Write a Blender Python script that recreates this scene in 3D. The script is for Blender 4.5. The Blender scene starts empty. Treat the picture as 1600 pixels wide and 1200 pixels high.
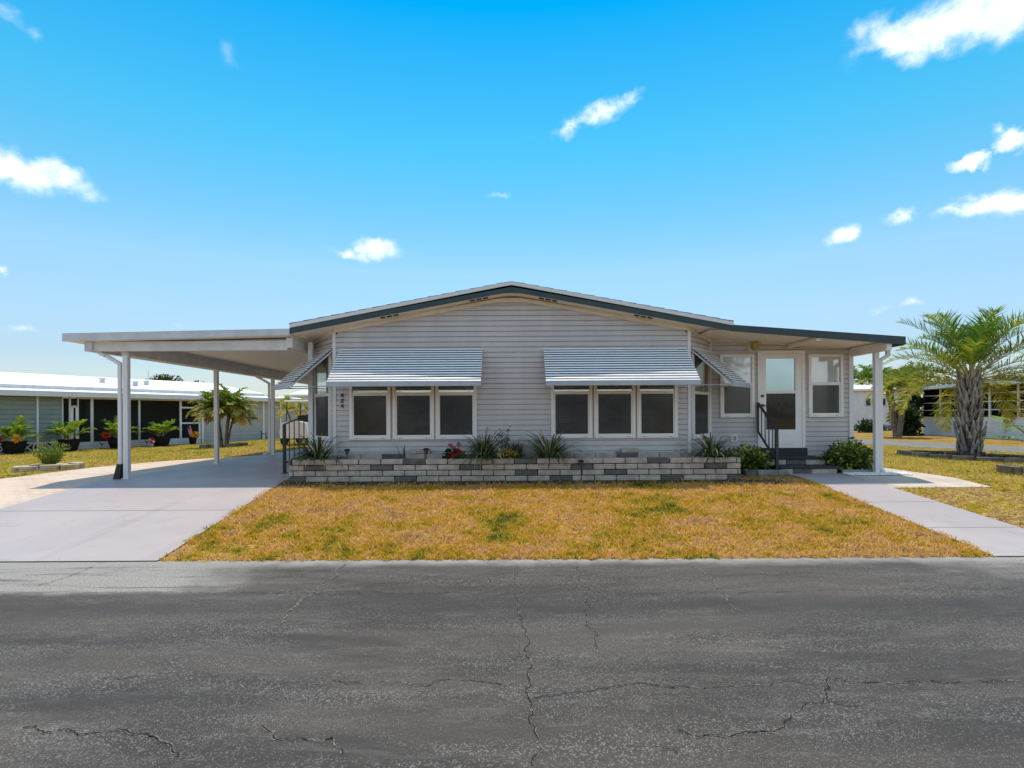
import bpy, math, random
import numpy as np
from mathutils import Vector, Matrix
random.seed(7); rng = np.random.default_rng(7)
R = math.radians
SC = bpy.context.scene
COL = SC.collection
F = 850.0; CX, CY = 800.0, 649.0; ROLL = 0.0055; CAMZ = 1.6

# ---------------------------------------------------------------- measuring helpers
def PX(u, v, D):
    du, dv = u - CX, v - CY
    a, b = du - ROLL*dv, dv + ROLL*du
    return Vector((a/F*D, D, CAMZ - b/F*D))
def GX(u, v, z=0.0):                      # point on the level z seen at u, v
    b = (v - CY) + ROLL*(u - CX)
    return PX(u, v, (CAMZ - z)*F/b)

def H(x, y):                              # height of the ground
    x = np.asarray(x, float); y = np.asarray(y, float)
    r = np.clip((y - 6.05)/4.0, 0, 1)*0.4
    tl = np.clip((-10.3 - x)/6.0, 0, 1); tr = np.clip((x - 8.3)/8.0, 0, 1)
    return r*(1 - .62*tl)*(1 - .70*tr)
def h(x, y): return float(H(x, y))

# ---------------------------------------------------------------- mesh builder
class MB:
    def __init__(s, M=None):
        s.v = []; s.f = []; s.m = []; s.t = []; s.M = M; s.smooth = False
    def add(s, pts, faces, mi=0, tint=.5):
        n = len(s.v)
        for p in pts:
            p = Vector(p)
            s.v.append(tuple(s.M @ p if s.M is not None else p))
        for f in faces:
            s.f.append(tuple(i + n for i in f)); s.m.append(mi); s.t.append(tint)
        return s
    def poly(s, pts, mi=0, tint=.5): return s.add(pts, [tuple(range(len(pts)))], mi, tint)
    def box(s, x0, x1, y0, y1, z0, z1, mi=0, tint=.5):
        p = [(x0,y0,z0),(x1,y0,z0),(x1,y1,z0),(x0,y1,z0),(x0,y0,z1),(x1,y0,z1),(x1,y1,z1),(x0,y1,z1)]
        return s.add(p, [(0,3,2,1),(4,5,6,7),(0,1,5,4),(1,2,6,5),(2,3,7,6),(3,0,4,7)], mi, tint)
    def cbox(s, x0, x1, y0, y1, z0, z1, c=.008, mi=0, tint=.5, j=0.0):   # chamfered, slightly uneven block
        cx, cy, cz = (x0+x1)/2, (y0+y1)/2, (z0+z1)/2
        P = []; idx = {}
        for sx in (-1,1):
            for sy in (-1,1):
                for sz in (-1,1):
                    X = x1 if sx > 0 else x0; Y = y1 if sy > 0 else y0; Z = z1 if sz > 0 else z0
                    X += random.uniform(-j,j); Y += random.uniform(-j,j); Z += random.uniform(-j,j)*.5
                    for k in range(3):
                        q = [X, Y, Z]
                        for a, sg in ((0,sx),(1,sy),(2,sz)):
                            if a != k: q[a] -= sg*c
                        # vertex k lies on the face whose axis is NOT shrunk
                        q2 = [X - sx*c, Y - sy*c, Z - sz*c]; q2[k] = [X, Y, Z][k]
                        idx[(sx,sy,sz,k)] = len(P); P.append(q2)
        Fs = []
        for k in range(3):
            a, b = [i for i in range(3) if i != k]
            for sg in (-1,1):
                loop = []
                for sa, sb in ((-1,-1),(1,-1),(1,1),(-1,1)):
                    t = [0,0,0]; t[k] = sg; t[a] = sa; t[b] = sb
                    loop.append(idx[(t[0],t[1],t[2],k)])
                Fs.append(tuple(loop))
        for k in range(3):
            a, b = [i for i in range(3) if i != k]
            for sa in (-1,1):
                for sb in (-1,1):
                    t0 = [0,0,0]; t0[a] = sa; t0[b] = sb
                    tA = list(t0); tA[k] = -1; tB = list(t0); tB[k] = 1
                    Fs.append((idx[(*tA,a)], idx[(*tB,a)], idx[(*tB,b)], idx[(*tA,b)]))
        for sx in (-1,1):
            for sy in (-1,1):
                for sz in (-1,1): Fs.append(tuple(idx[(sx,sy,sz,k)] for k in range(3)))
        return s.add(P, Fs, mi, tint)
    def tube(s, pts, r, n=8, mi=0, tint=.5, cap=True):
        pts = [Vector(p) for p in pts]
        rs = r if isinstance(r, (list, tuple)) else [r]*len(pts)
        P = []; Fs = []
        for i, p in enumerate(pts):
            d = (pts[min(i+1, len(pts)-1)] - pts[max(i-1, 0)]).normalized()
            a = d.cross(Vector((0,0,1)))
            if a.length < .05: a = d.cross(Vector((0,1,0)))
            a.normalize(); b = d.cross(a)
            for k in range(n):
                an = 2*math.pi*k/n + math.pi/4
                P.append(p + (a*math.cos(an) + b*math.sin(an))*rs[i])
        for i in range(len(pts)-1):
            for k in range(n):
                Fs.append((i*n+k, i*n+(k+1)%n, (i+1)*n+(k+1)%n, (i+1)*n+k))
        if cap: Fs += [tuple(range(n)), tuple((len(pts)-1)*n+k for k in range(n))]
        return s.add(P, Fs, mi, tint)
    def lathe(s, c, prof, n=20, mi=0, tint=.5):
        P = []; Fs = []
        for r, z in prof:
            for k in range(n):
                a = 2*math.pi*k/n; P.append((c[0]+r*math.cos(a), c[1]+r*math.sin(a), c[2]+z))
        for i in range(len(prof)-1):
            for k in range(n): Fs.append((i*n+k, i*n+(k+1)%n, (i+1)*n+(k+1)%n, (i+1)*n+k))
        return s.add(P, Fs, mi, tint)
    def bar(s, a, b, w, hgt, mi=0):      # rectangular bar between two points
        a, b = Vector(a), Vector(b); d = (b-a).normalized()
        up = Vector((0,0,1)) if abs(d.z) < .9 else Vector((0,1,0))
        sx = d.cross(up).normalized()*w/2; uz = sx.cross(d).normalized()*hgt/2
        P = [a-sx-uz, a+sx-uz, a+sx+uz, a-sx+uz, b-sx-uz, b+sx-uz, b+sx+uz, b-sx+uz]
        return s.add(P, [(0,1,2,3),(7,6,5,4),(0,4,5,1),(1,5,6,2),(2,6,7,3),(3,7,4,0)], mi)
    def prism(s, prof, y0, y1, mi=0):    # profile of (x, z) extruded along y
        n = len(prof)
        P = [(x, y0, z) for x, z in prof] + [(x, y1, z) for x, z in prof]
        return s.add(P, [tuple(range(n)), tuple(range(2*n-1, n-1, -1))] + [(i, n+i, n+(i+1)%n, (i+1)%n) for i in range(n)], mi)

def root_of(o):
    while o.parent: o = o.parent
    return o
def obj(name, mb, mats, parent=None, smooth=False, label=None, loc=None):
    me = bpy.data.meshes.new(name)
    off = Vector(root_of(parent).location) if parent else Vector(loc or (0,0,0))
    me.from_pydata([(x-off.x, y-off.y, z-off.z) for x, y, z in mb.v], [], mb.f)
    for m in (mats if isinstance(mats, (list, tuple)) else [mats]): me.materials.append(m)
    me.polygons.foreach_set('material_index', mb.m)
    at = me.attributes.new('tint', 'FLOAT', 'FACE'); at.data.foreach_set('value', mb.t)
    if smooth: me.polygons.foreach_set('use_smooth', [True]*len(mb.f))
    me.update()
    o = bpy.data.objects.new(name, me); COL.objects.link(o)
    if parent: o.parent = parent
    else: o.location = off
    if label: o['label'] = label
    return o
def tag(o, label, cat, group=None, kind=None):
    o['label'] = label; o['category'] = cat
    if group: o['group'] = group
    if kind: o['kind'] = kind
    return o
def thing(name, label, cat, loc=(0,0,0), group=None):
    o = bpy.data.objects.new(name, None); COL.objects.link(o); o.location = loc
    o.empty_display_size = .2
    return tag(o, label, cat, group)
def copy_tree(o, parent=None):
    c = o.copy(); COL.objects.link(c)
    if parent: c.parent = parent
    for ch in list(o.children): copy_tree(ch, c)
    return c
def struct(name, mb, mats, smooth=False):
    o = obj(name, mb, mats, smooth=smooth); o['kind'] = 'structure'; return o
def frame(A, B):                          # local frame of a wall seen from outside, A left, B right
    A = Vector((A[0], A[1], 0)); B = Vector((B[0], B[1], 0)); ex = (B-A).normalized()
    M = Matrix(((ex.x, -ex.y, 0, A.x), (ex.y, ex.x, 0, A.y), (0, 0, 1, 0), (0, 0, 0, 1)))
    return M, (B-A).length

# ---------------------------------------------------------------- materials
def newmat(name):
    m = bpy.data.materials.new(name); m.use_nodes = True
    nt = m.node_tree; nt.nodes.clear()
    out = nt.nodes.new('ShaderNodeOutputMaterial')
    return m, nt, out
class N:
    def __init__(s, nt): s.nt = nt
    def __call__(s, typ, **kw):
        n = s.nt.nodes.new('ShaderNode'+typ)
        ins = kw.pop('ins', {})
        for k, v in kw.items(): setattr(n, k, v)
        for k, v in ins.items():
            sock = n.inputs[k]
            if hasattr(v, 'is_output') or isinstance(v, bpy.types.NodeSocket): s.nt.links.new(v, sock)
            else: sock.default_value = v
        return n
    def math(s, op, a, b=None, c=None, clamp=False):
        ins = {0: a}
        if b is not None: ins[1] = b
        if c is not None: ins[2] = c
        return s('Math', operation=op, use_clamp=clamp, ins=ins).outputs[0]
    def mix(s, fac, a, b, blend='MIX'):
        n = s.nt.nodes.new('ShaderNodeMix'); n.data_type = 'RGBA'; n.blend_type = blend
        for i, v in ((0, fac), (6, a), (7, b)):
            if isinstance(v, bpy.types.NodeSocket): s.nt.links.new(v, n.inputs[i])
            else: n.inputs[i].default_value = (*v, 1) if isinstance(v, tuple) and len(v) == 3 else v
        return n.outputs[2]
    def noise(s, vec, scale, detail=4, rough=.55, dist=0):
        return s('TexNoise', ins={'Vector': vec, 'Scale': scale, 'Detail': detail, 'Roughness': rough, 'Distortion': dist}).outputs['Fac']
    def mapr(s, v, a, b, c=0., d=1., smooth=True):
        return s('MapRange', interpolation_type='SMOOTHSTEP' if smooth else 'LINEAR', ins={'Value': v, 'From Min': a, 'From Max': b, 'To Min': c, 'To Max': d}).outputs[0]
    def ramp(s, v, stops):
        n = s.nt.nodes.new('ShaderNodeValToRGB'); s.nt.links.new(v, n.inputs[0])
        e = n.color_ramp.elements
        while len(e) < len(stops): e.new(.5)
        for i, (p, c) in enumerate(stops): e[i].position = p; e[i].color = (*c, 1)
        return n.outputs[0]
def c3(c): return (*c, 1)

def mat(name, col, rough=.6, col2=None, scale=4, bump=0, bscale=60, spec=.4, metal=0, stretch=(1,1,1), detail=5, coat=0, stain=0):
    m, nt, out = newmat(name); n = N(nt)
    tc = n('TexCoord').outputs['Object']
    mp = n('Mapping', ins={'Vector': tc, 'Scale': stretch}).outputs[0]
    b = n('BsdfPrincipled', ins={'Roughness': rough, 'Metallic': metal, 'Specular IOR Level': spec, 'Coat Weight': coat})
    if col2 is None: col2 = tuple(c*.86 for c in col)
    f = n.mapr(n.noise(mp, scale, detail), .35, .65)
    cc = n.mix(f, col, col2)
    if stain:
        cc = n.mix(n.math('MULTIPLY', n.mapr(n.noise(tc, 1.9, 8, .72, 1.2), .54, .72), stain), cc, tuple(c*.55 for c in col))
        cc = n.mix(n.math('MULTIPLY', n.mapr(n.noise(n('Mapping', ins={'Vector': tc, 'Scale': (2.2,.10,1)}).outputs[0], 1.6, 5, .6), .53, .66), stain*.55), cc, tuple(c*.6 for c in col))
        cc = n.mix(n.math('MULTIPLY', n.mapr(n.noise(tc, 26, 3, .6), .70, .76), stain), cc, tuple(c*.35 for c in col))
    nt.links.new(cc, b.inputs['Base Color'])
    rr = n.mapr(n.noise(mp, scale*3, 3), .3, .7, rough*.9, min(1, rough*1.12)); nt.links.new(rr, b.inputs['Roughness'])
    if bump:
        bp = n('Bump', ins={'Strength': bump, 'Distance': .01, 'Height': n.noise(mp, bscale, 4)})
        nt.links.new(bp.outputs[0], b.inputs['Normal'])
    nt.links.new(b.outputs[0], out.inputs[0]); return m
def leafmat(name, stops, trans=.35, rough=.45, spec=.35, nscale=0, namp=0.):
    m, nt, out = newmat(name); n = N(nt)
    t = n('Attribute', attribute_name='tint').outputs['Fac']
    if nscale:
        tc = n('TexCoord').outputs['Object']
        t = n.math('ADD', t, n.math('MULTIPLY', n.math('SUBTRACT', n.noise(tc, nscale, 4), .5), namp), clamp=True)
    c = n.ramp(t, stops)
    b = n('BsdfPrincipled', ins={'Base Color': c, 'Roughness': rough, 'Specular IOR Level': spec})
    tr = n('BsdfTranslucent', ins={'Color': n.mix(.5, c, (1, .95, .3), 'MULTIPLY')})
    mx = n('MixShader', ins={0: trans, 1: b.outputs[0], 2: tr.outputs[0]})
    nt.links.new(mx.outputs[0], out.inputs[0]); return m
def glass(name, base, gloss, tint=(1,1,1), rough=.04):
    m, nt, out = newmat(name); n = N(nt)
    tc = n('TexCoord').outputs['Object']
    bp = n('Bump', ins={'Strength': .04, 'Distance': .02, 'Height': n.noise(tc, 2.0, 2)}).outputs[0]
    f = n.mapr(n.noise(tc, 1.6, 3), .3, .7)
    b = n('BsdfPrincipled', ins={'Base Color': n.mix(f, base, tuple(c*.75 for c in base)), 'Roughness': .25, 'Specular IOR Level': .3})
    g = n('BsdfGlossy', ins={'Color': c3(tint), 'Roughness': rough, 'Normal': bp})
    mx = n('MixShader', ins={0: gloss, 1: b.outputs[0], 2: g.outputs[0]})
    nt.links.new(mx.outputs[0], out.inputs[0]); return m

M = {}
M['siding'] = mat('grey_vinyl', (.58,.54,.535), .55, (.525,.49,.485), 1.6, .06, 40, stretch=(1.6,1.6,.6))
M['white'] = mat('white_paint', (.84,.80,.765), .45, (.79,.75,.715), 2.5)
M['whitemetal'] = mat('white_metal', (.70,.68,.665), .4, (.70,.685,.68), 2, spec=.5)
M['cream'] = mat('cream_trim', (.78,.70,.56), .5)
M['soffit'] = mat('soffit_white', (.88,.82,.73), .6, (.84,.78,.69), 3)
M['greymetal'] = mat('grey_fascia', (.60,.61,.63), .45)
M['beam'] = mat('beam_paint', (.66,.64,.62), .5)
M['darkgreen'] = mat('dark_green_fascia', (.035,.062,.068), .45, (.028,.05,.056), 3)
M['shingle'] = mat('shingle', (.11,.11,.12), .9, (.07,.07,.08), 9, .4, 80)
M['slat'] = mat('awning_white', (.84,.85,.86), .30, (.78,.79,.80), 6, spec=.55)
M['valance'] = mat('valance_grey', (.42,.46,.52), .45)
M['pan'] = mat('awning_gap_shade', (.15,.165,.185), .5)
M['rail'] = mat('awning_rail', (.55,.55,.56), .4)
M['black'] = mat('black_metal', (.022,.028,.03), .45, (.03,.036,.04), 6)
M['blackpl'] = mat('black_plastic', (.015,.015,.016), .5)
M['dark'] = mat('dark_void', (.012,.012,.013), .9)
m, nt, out = newmat('window_screen'); n = N(nt); tc = n('TexCoord').outputs['Object']
wv = n('TexWave', wave_type='BANDS', bands_direction='Z', ins={'Vector': tc, 'Scale': 6.2, 'Distortion': .25, 'Detail': 1.0}).outputs['Fac']
soft = n.mapr(n.noise(n('Mapping', ins={'Vector': tc, 'Scale': (1,1,1.5)}).outputs[0], 1.5, 3, .6, .4), .38, .62)
c = n.mix(soft, (.012,.0105,.010), (.036,.031,.030)); c = n.mix(n.math('MULTIPLY', wv, .45), c, (.008,.007,.007))
b = n('BsdfPrincipled', ins={'Base Color': c, 'Roughness': .35, 'Specular IOR Level': .3}); g = n('BsdfGlossy', ins={'Color': (1,1,1,1), 'Roughness': .09})
mx = n('MixShader', ins={0: .022, 1: b.outputs[0], 2: g.outputs[0]}); nt.links.new(mx.outputs[0], out.inputs[0]); M['screen'] = m
M['scrglass'] = glass('upper_glass', (.20,.21,.17), .35, (.85,.9,.8))
M['blind'] = glass('blind_glass', (.55,.58,.60), .22)
M['tint'] = glass('tinted_glass', (.10,.16,.17), .50, (.62,.78,.80))
M['dkglass'] = glass('dark_glass', (.012,.011,.012), .018, rough=.02)
M['lowscreen'] = glass('low_screen', (.055,.055,.057), .045, rough=.2)
M['blockL'] = mat('pale_block', (.51,.43,.365), .9, (.37,.31,.265), 6, .5, 35)
M['blockD'] = mat('dark_block', (.105,.092,.086), .9, (.15,.133,.124), 7, .5, 35)
M['mortar'] = mat('block_gap', (.025,.022,.02), .95)
M['soil'] = mat('soil', (.030,.022,.017), .95, (.055,.04,.03), 14, .8, 40)
M['carpet'] = mat('step_carpet', (.032,.035,.037), .95, (.05,.053,.056), 20, .3, 150)
M['edging'] = mat('edging_stone', (.30,.29,.28), .9, (.20,.195,.19), 5, .5, 30)
M['tanstone'] = mat('tan_stone', (.52,.43,.30), .9, (.36,.29,.20), 5, .6, 25)
M['brownstone'] = mat('brown_stone', (.26,.20,.14), .9, (.15,.115,.085), 5, .6, 25)
M['pebble'] = mat('white_pebble', (.86,.85,.82), .7, (.66,.65,.62), 9)
M['yellowlamp'] = mat('yellowed_lamp', (.50,.40,.10), .4, (.42,.33,.08), 8)
M['pot'] = mat('black_pot', (.010,.010,.010), .6, (.014,.014,.014), 5, spec=.12)
M['greenwall'] = mat('sage_siding', (.27,.31,.28), .6, (.24,.28,.255), 2)
M['greywall'] = mat('light_grey_siding', (.42,.44,.43), .6, (.38,.40,.39), 2)
M['whitewall'] = mat('white_siding', (.72,.72,.74), .6, (.66,.66,.68), 2)
M['whiteroof'] = mat('white_roof', (.86,.86,.86), .5, (.80,.80,.80), 1.2)
M['bark'] = mat('grey_bark', (.13,.105,.085), .95, (.06,.05,.04), 5, .9, 18, stretch=(1,1,.4))
M['boot'] = mat('palm_boots', (.44,.385,.345), .95, (.17,.14,.12), 5, .9, 16, stretch=(1.6,1.6,.5))
M['trunk'] = mat('tan_trunk', (.23,.17,.11), .9, (.12,.09,.06), 6, .6, 20)
M['red'] = leafmat('red_petals', [(0,(.42,.012,.012)),(1,(.62,.03,.025))], .2)
M['yellow'] = leafmat('yellow_petals', [(0,(.62,.36,.015)),(1,(.75,.55,.05))], .2)
M['orange'] = leafmat('orange_petals', [(0,(.75,.34,.01)),(1,(.80,.50,.03))], .2)
M['pink'] = leafmat('pink_petals', [(0,(.45,.06,.10)),(1,(.6,.14,.17))], .2)
M['purple'] = leafmat('purple_blades', [(0,(.045,.03,.032)),(1,(.15,.105,.10))], .2)
M['strap'] = leafmat('strap_leaves', [(0,(.03,.052,.02)),(.45,(.075,.12,.042)),(.75,(.17,.21,.09)),(1,(.42,.44,.27))], .25)
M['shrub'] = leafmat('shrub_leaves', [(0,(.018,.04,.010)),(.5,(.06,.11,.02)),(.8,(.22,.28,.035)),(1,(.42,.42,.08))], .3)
M['green'] = leafmat('green_leaves', [(0,(.04,.10,.016)),(.5,(.12,.23,.035)),(1,(.32,.38,.07))], .4)
M['dkgreen'] = leafmat('dark_leaves', [(0,(.014,.03,.010)),(.6,(.04,.075,.02)),(1,(.13,.17,.04))], .3)
M['palmtop'] = leafmat('palm_green', [(0,(.03,.11,.015)),(.35,(.10,.21,.025)),(.65,(.32,.36,.04)),(1,(.64,.52,.08))], .45)
M['palmdry'] = leafmat('palm_dry', [(0,(.08,.19,.025)),(.3,(.26,.33,.05)),(.6,(.54,.45,.10)),(1,(.62,.42,.22))], .4)
M['palmbright'] = leafmat('palm_bright', [(0,(.04,.14,.015)),(.5,(.16,.33,.04)),(1,(.48,.52,.08))], .45)
M['rachis'] = mat('palm_stem', (.42,.36,.14), .6, (.30,.27,.10), 5)

# ---------------------------------------------------------------- ground, road, paving
def lawn_colour(n, tc):
    a = n.noise(tc, .75, 5, .6, .6); b = n.noise(tc, 2.9, 5, .65, .4)
    c = n.noise(tc, 19, 3, .7, .2)
    v = n.math('ADD', n.math('MULTIPLY', a, .50), n.math('MULTIPLY', b, .50))
    v = n.math('ADD', n.math('MULTIPLY', n.math('SUBTRACT', v, .5), 3.5), .54)
    return n.math('ADD', v, n.math('MULTIPLY', n.math('SUBTRACT', c, .5), .9))
LAWN = [(.02,(.09,.13,.008)),(.20,(.32,.30,.014)),(.38,(.66,.45,.026)),(.54,(.76,.44,.060)),(.70,(.88,.58,.24)),(.92,(.56,.32,.13))]
GREENER = [(.08,(.08,.15,.008)),(.30,(.29,.36,.014)),(.52,(.56,.52,.026)),(.68,(.68,.52,.07)),(.84,(.58,.40,.14))]
def lawnmat(name, stops, attr):
    m, nt, out = newmat(name); n = N(nt)
    tc = n('TexCoord').outputs['Object']
    v = lawn_colour(n, tc)
    sep = n('SeparateXYZ', ins={0: tc})
    if attr:
        t = n('Attribute', attribute_name='tint').outputs['Fac']
        v = n.math('ADD', v, n.math('MULTIPLY', n.math('SUBTRACT', t, .5), .26))
    c = n.ramp(v, stops)
    if attr:
        t2 = n('Attribute', attribute_name='shade').outputs['Fac']
        c = n.mix(n.mapr(t2, 0, 1, 0, .6), c, (.07,.035,.006))
        c = n.mix(n.mapr(t, .86, .93, 0, .65), c, (.80,.60,.27))
        b = n('BsdfPrincipled', ins={'Base Color': c, 'Roughness': .7, 'Specular IOR Level': .2})
        tr = n('BsdfTranslucent', ins={'Color': c})
        mx = n('MixShader', ins={0: .4, 1: b.outputs[0], 2: tr.outputs[0]})
        nt.links.new(mx.outputs[0], out.inputs[0])
    else:
        c = n.mix(n.mapr(n.noise(tc, 16, 4, .7), .30, .62, .25, .9), c, (.085,.052,.02))
        b = n('BsdfPrincipled', ins={'Base Color': c, 'Roughness': .95, 'Specular IOR Level': .1})
        bp = n('Bump', ins={'Strength': .8, 'Distance': .03, 'Height': n.noise(tc, 30, 5, .7)})
        nt.links.new(bp.outputs[0], b.inputs['Normal'])
        nt.links.new(b.outputs[0], out.inputs[0])
    return m
M['ground'] = lawnmat('lawn_ground', LAWN, False)
M['blades'] = lawnmat('dry_grass_blades', LAWN, True)
M['blades2'] = lawnmat('greener_grass_blades', GREENER, True)

def gridcoords(segs):
    o = []
    for a, b, st in segs: o += list(np.arange(a, b, st))
    return np.array(o + [segs[-1][1]])
gx = gridcoords([(-900,-100,200),(-100,-30,10),(-30,-16.5,1.5),(-16.5,-9.5,.5),(-9.5,8,1.75),(8,17,.5),(17,40,2.3),(40,100,10),(100,900,200)])
gy = gridcoords([(-900,-100,200),(-100,-10,15),(-10,5.95,4),(5.95,6.05,.1),(6.05,10.05,.4),(10.05,30,2),(30,100,10),(100,900,200)])
g = MB(); XX, YY = np.meshgrid(gx, gy); ZZ = H(XX, YY) - np.where(YY < 6.0, .03, 0)
g.v = [tuple(p) for p in np.stack([XX, YY, ZZ], -1).reshape(-1, 3)]
nx = len(gx)
for j in range(len(gy)-1):
    for i in range(nx-1):
        g.f.append((j*nx+i, j*nx+i+1, (j+1)*nx+i+1, (j+1)*nx+i)); g.m.append(0); g.t.append(.5)
struct('ground', g, M['ground'])

# asphalt
m, nt, out = newmat('asphalt'); n = N(nt)
tc = n('TexCoord').outputs['Object']; sep = n('SeparateXYZ', ins={0: tc})
st = n('Mapping', ins={'Vector': tc, 'Scale': (.28, 1.3, 1)}).outputs[0]
big = n.noise(st, .9, 5, .6, .8)
base = n.mix(n.mapr(big, .40, .60), (.056,.049,.044), (.098,.086,.077))
base = n.mix(n.mapr(n.noise(tc, 75, 3, .7), .35, .75, 0, .5), base, (.022,.020,.018))
base = n.mix(n.mapr(n.noise(st, 5.5, 7, .75, .6), .50, .72, 0, .5), base, (.16,.148,.137))
base = n.mix(n.mapr(n.noise(n('Mapping', ins={'Vector': tc, 'Location': (3,9,0), 'Scale': (.5,1.1,1)}).outputs[0], 2.1, 6, .7, .8), .52, .70, 0, .55), base, (.038,.036,.034))
vo = n('TexVoronoi', feature='F1', ins={'Vector': tc, 'Scale': 118.0, 'Randomness': 1.0})
rnd = n('SeparateColor', ins={0: vo.outputs['Color']}).outputs[0]
dens = n.mapr(n.noise(st, 1.7, 5, .65, .6), .40, .64, .975, .42)
pick = n.mapr(n.math('SUBTRACT', rnd, dens), 0, .02)
near = n.mapr(vo.outputs['Distance'], .28, .42, 1, 0)
spk = n.math('MULTIPLY', pick, near)
base = n.mix(n.math('MULTIPLY', spk, n.mapr(n.noise(tc, 31, 2), .3, .7, .35, 1)), base, (.31,.28,.25))
vo2 = n('TexVoronoi', feature='F1', ins={'Vector': tc, 'Scale': 130.0})
r2 = n('SeparateColor', ins={0: vo2.outputs['Color']}).outputs[1]
base = n.mix(n.math('MULTIPLY', n.mapr(r2, .78, .9), n.mapr(n.noise(st, 2.3, 6, .7), .4, .62, .06, .8)), base, (.23,.215,.20))
wob = n.math('MULTIPLY', n.math('SUBTRACT', n.noise(tc, 1.1, 5, .65), .5), 1.0)
yy = n.math('ADD', sep.outputs[1], n.math('MULTIPLY', wob, .35))
edge = n.mapr(yy, 5.72, 6.02)                                   # worn pale strip along the lawn
edge = n.math('MULTIPLY', edge, n.mapr(n.noise(tc, 3.0, 5, .7), .25, .6, .35, .95))
base = n.mix(edge, base, (.33,.32,.30))
xa = n.math('ADD', sep.outputs[0], n.math('MULTIPLY', wob, 2.2))
ap = n.math('MULTIPLY', n.mapr(xa, -2.2, -3.6, 0, 1), n.mapr(yy, 4.86, 5.02))
xb = n.math('MULTIPLY', n.mapr(xa, 4.0, 5.6, 0, 1), n.math('MULTIPLY', n.mapr(yy, 5.0, 5.6), .7))
streak = n.noise(n('Mapping', ins={'Vector': tc, 'Scale': (.5,3.5,1), 'Rotation': (0,0,.12)}).outputs[0], 1.6, 5, .7, .5)
apm = n.math('MULTIPLY', n.math('MAXIMUM', ap, xb), n.mapr(streak, .30, .55, .15, 1))
agg = n.mapr(n.noise(tc, 55, 4, .8), .35, .65)
base = n.mix(n.math('MULTIPLY', apm, .95), base, n.mix(agg, (.20,.19,.175), (.42,.395,.36)))
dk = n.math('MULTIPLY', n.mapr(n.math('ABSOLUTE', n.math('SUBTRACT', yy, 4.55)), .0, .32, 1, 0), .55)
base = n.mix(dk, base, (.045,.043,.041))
b = n('BsdfPrincipled', ins={'Base Color': base, 'Specular IOR Level': .22})
nt.links.new(n.mapr(big, .3, .7, .62, .85), b.inputs['Roughness'])
hgt = n.math('ADD', n.noise(tc, 90, 3, .8), n.math('MULTIPLY', spk, .5))
bp = n('Bump', ins={'Strength': .8, 'Distance': .008, 'Height': hgt}); nt.links.new(bp.outputs[0], b.inputs['Normal'])
nt.links.new(b.outputs[0], out.inputs[0]); M['asphalt'] = m
M['crack'] = mat('crack_dark', (.012,.012,.012), .95)
M['crackedge'] = mat('crack_worn_edge', (.24,.215,.185), .95, (.08,.072,.066), 45)
M['farstreet'] = mat('far_asphalt', (.20,.185,.17), .85, (.15,.14,.13), 1.5, .2, 40)

rd = MB()
rd.poly([(-300,-4.2,0),(300,-4.2,0),(300,6.06,0),(-300,6.06,0)])
def crack(pts, w=.011, worn=True, mi=1, jit=.02, fill=None):
    Q = [GX(u, v) for u, v in pts]
    amp = jit*1.2; w = w*.62
    while max((b-a).length for a, b in zip(Q[:-1], Q[1:])) > .022:
        N_ = [Q[0]]
        for a, b in zip(Q[:-1], Q[1:]):
            L = (b-a).length
            if L > .022:
                d = (b-a).normalized(); sd_ = Vector((-d.y, d.x, 0))
                N_.append(a.lerp(b, random.uniform(.4,.6)) + sd_*random.gauss(0, min(amp, L*.11)))
            N_.append(b)
        Q = N_
    def strip(width, z, mi, gap, off=0.):
        n_ = len(Q); ph = random.uniform(0,9)
        ws = [width*(.35+.45*abs(math.sin(ph+i*.11))+.35*random.random()) for i in range(n_)]
        run = 0
        for i in range(n_-1):
            if run <= 0 and random.random() < gap*.25: run = random.randint(2, 9)
            run -= 1
            if run > 0: continue
            d = (Q[i+1]-Q[i]); sv = Vector((-d.y, d.x, 0)).normalized(); o_ = sv*off*random.uniform(.3,1.2)
            a0, a1 = Q[i]-sv*ws[i]/2+o_, Q[i]+sv*ws[i]/2+o_; b0, b1 = Q[i+1]-sv*ws[i+1]/2+o_, Q[i+1]+sv*ws[i+1]/2+o_
            rd.poly([(a0.x,a0.y,z),(b0.x,b0.y,z),(b1.x,b1.y,z),(a1.x,a1.y,z)], mi)
    if worn:
        strip(w*1.1, .003, 2, .6, w*1.2); strip(w*1.0, .0035, 2, .7, -w*1.2)
    strip(w, .006, mi, .25 if fill is None else fill*1.4)
crack([(806,884),(804,905),(806,930),(812,955),(816,975),(822,990),(827,1004),(819,1018),(826,1028),(824,1051),(825,1060),(821,1077),(825,1092),(831,1112),(826,1124),(837,1137),(834,1144),(842,1156),(842,1165),(846,1172),(832,1187),(831,1199),(828,1215)], .010)
crack([(825,1091),(852,1088),(874,1087),(911,1081),(935,1075),(960,1073),(982,1068),(1012,1069),(1080,1073)], .010)
crack([(1292,1061),(1340,1065),(1400,1067),(1450,1065),(1500,1066),(1550,1064),(1605,1063)], .010)
crack([(1080,1073),(1180,1070),(1292,1061)], .006, fill=.5)
crack([(1292,1061),(1291,1085),(1292,1092),(1280,1098),(1245,1109),(1234,1125),(1225,1138),(1200,1144),(1170,1144),(1140,1152),(1100,1150),(1082,1152),(1060,1140)], .011)
crack([(1292,1093),(1306,1099),(1322,1104),(1342,1103)], .007)
crack([(900,880),(903,900),(912,930),(917,960),(920,980),(928,985),(933,1020)], .010, fill=.35)
crack([(1082,882),(1108,905),(1130,922),(1140,945),(1160,955)], .010, mi=2)
crack([(540,882),(515,905),(495,922),(470,940),(445,960),(440,975)], .018, mi=2, fill=.3)
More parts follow.
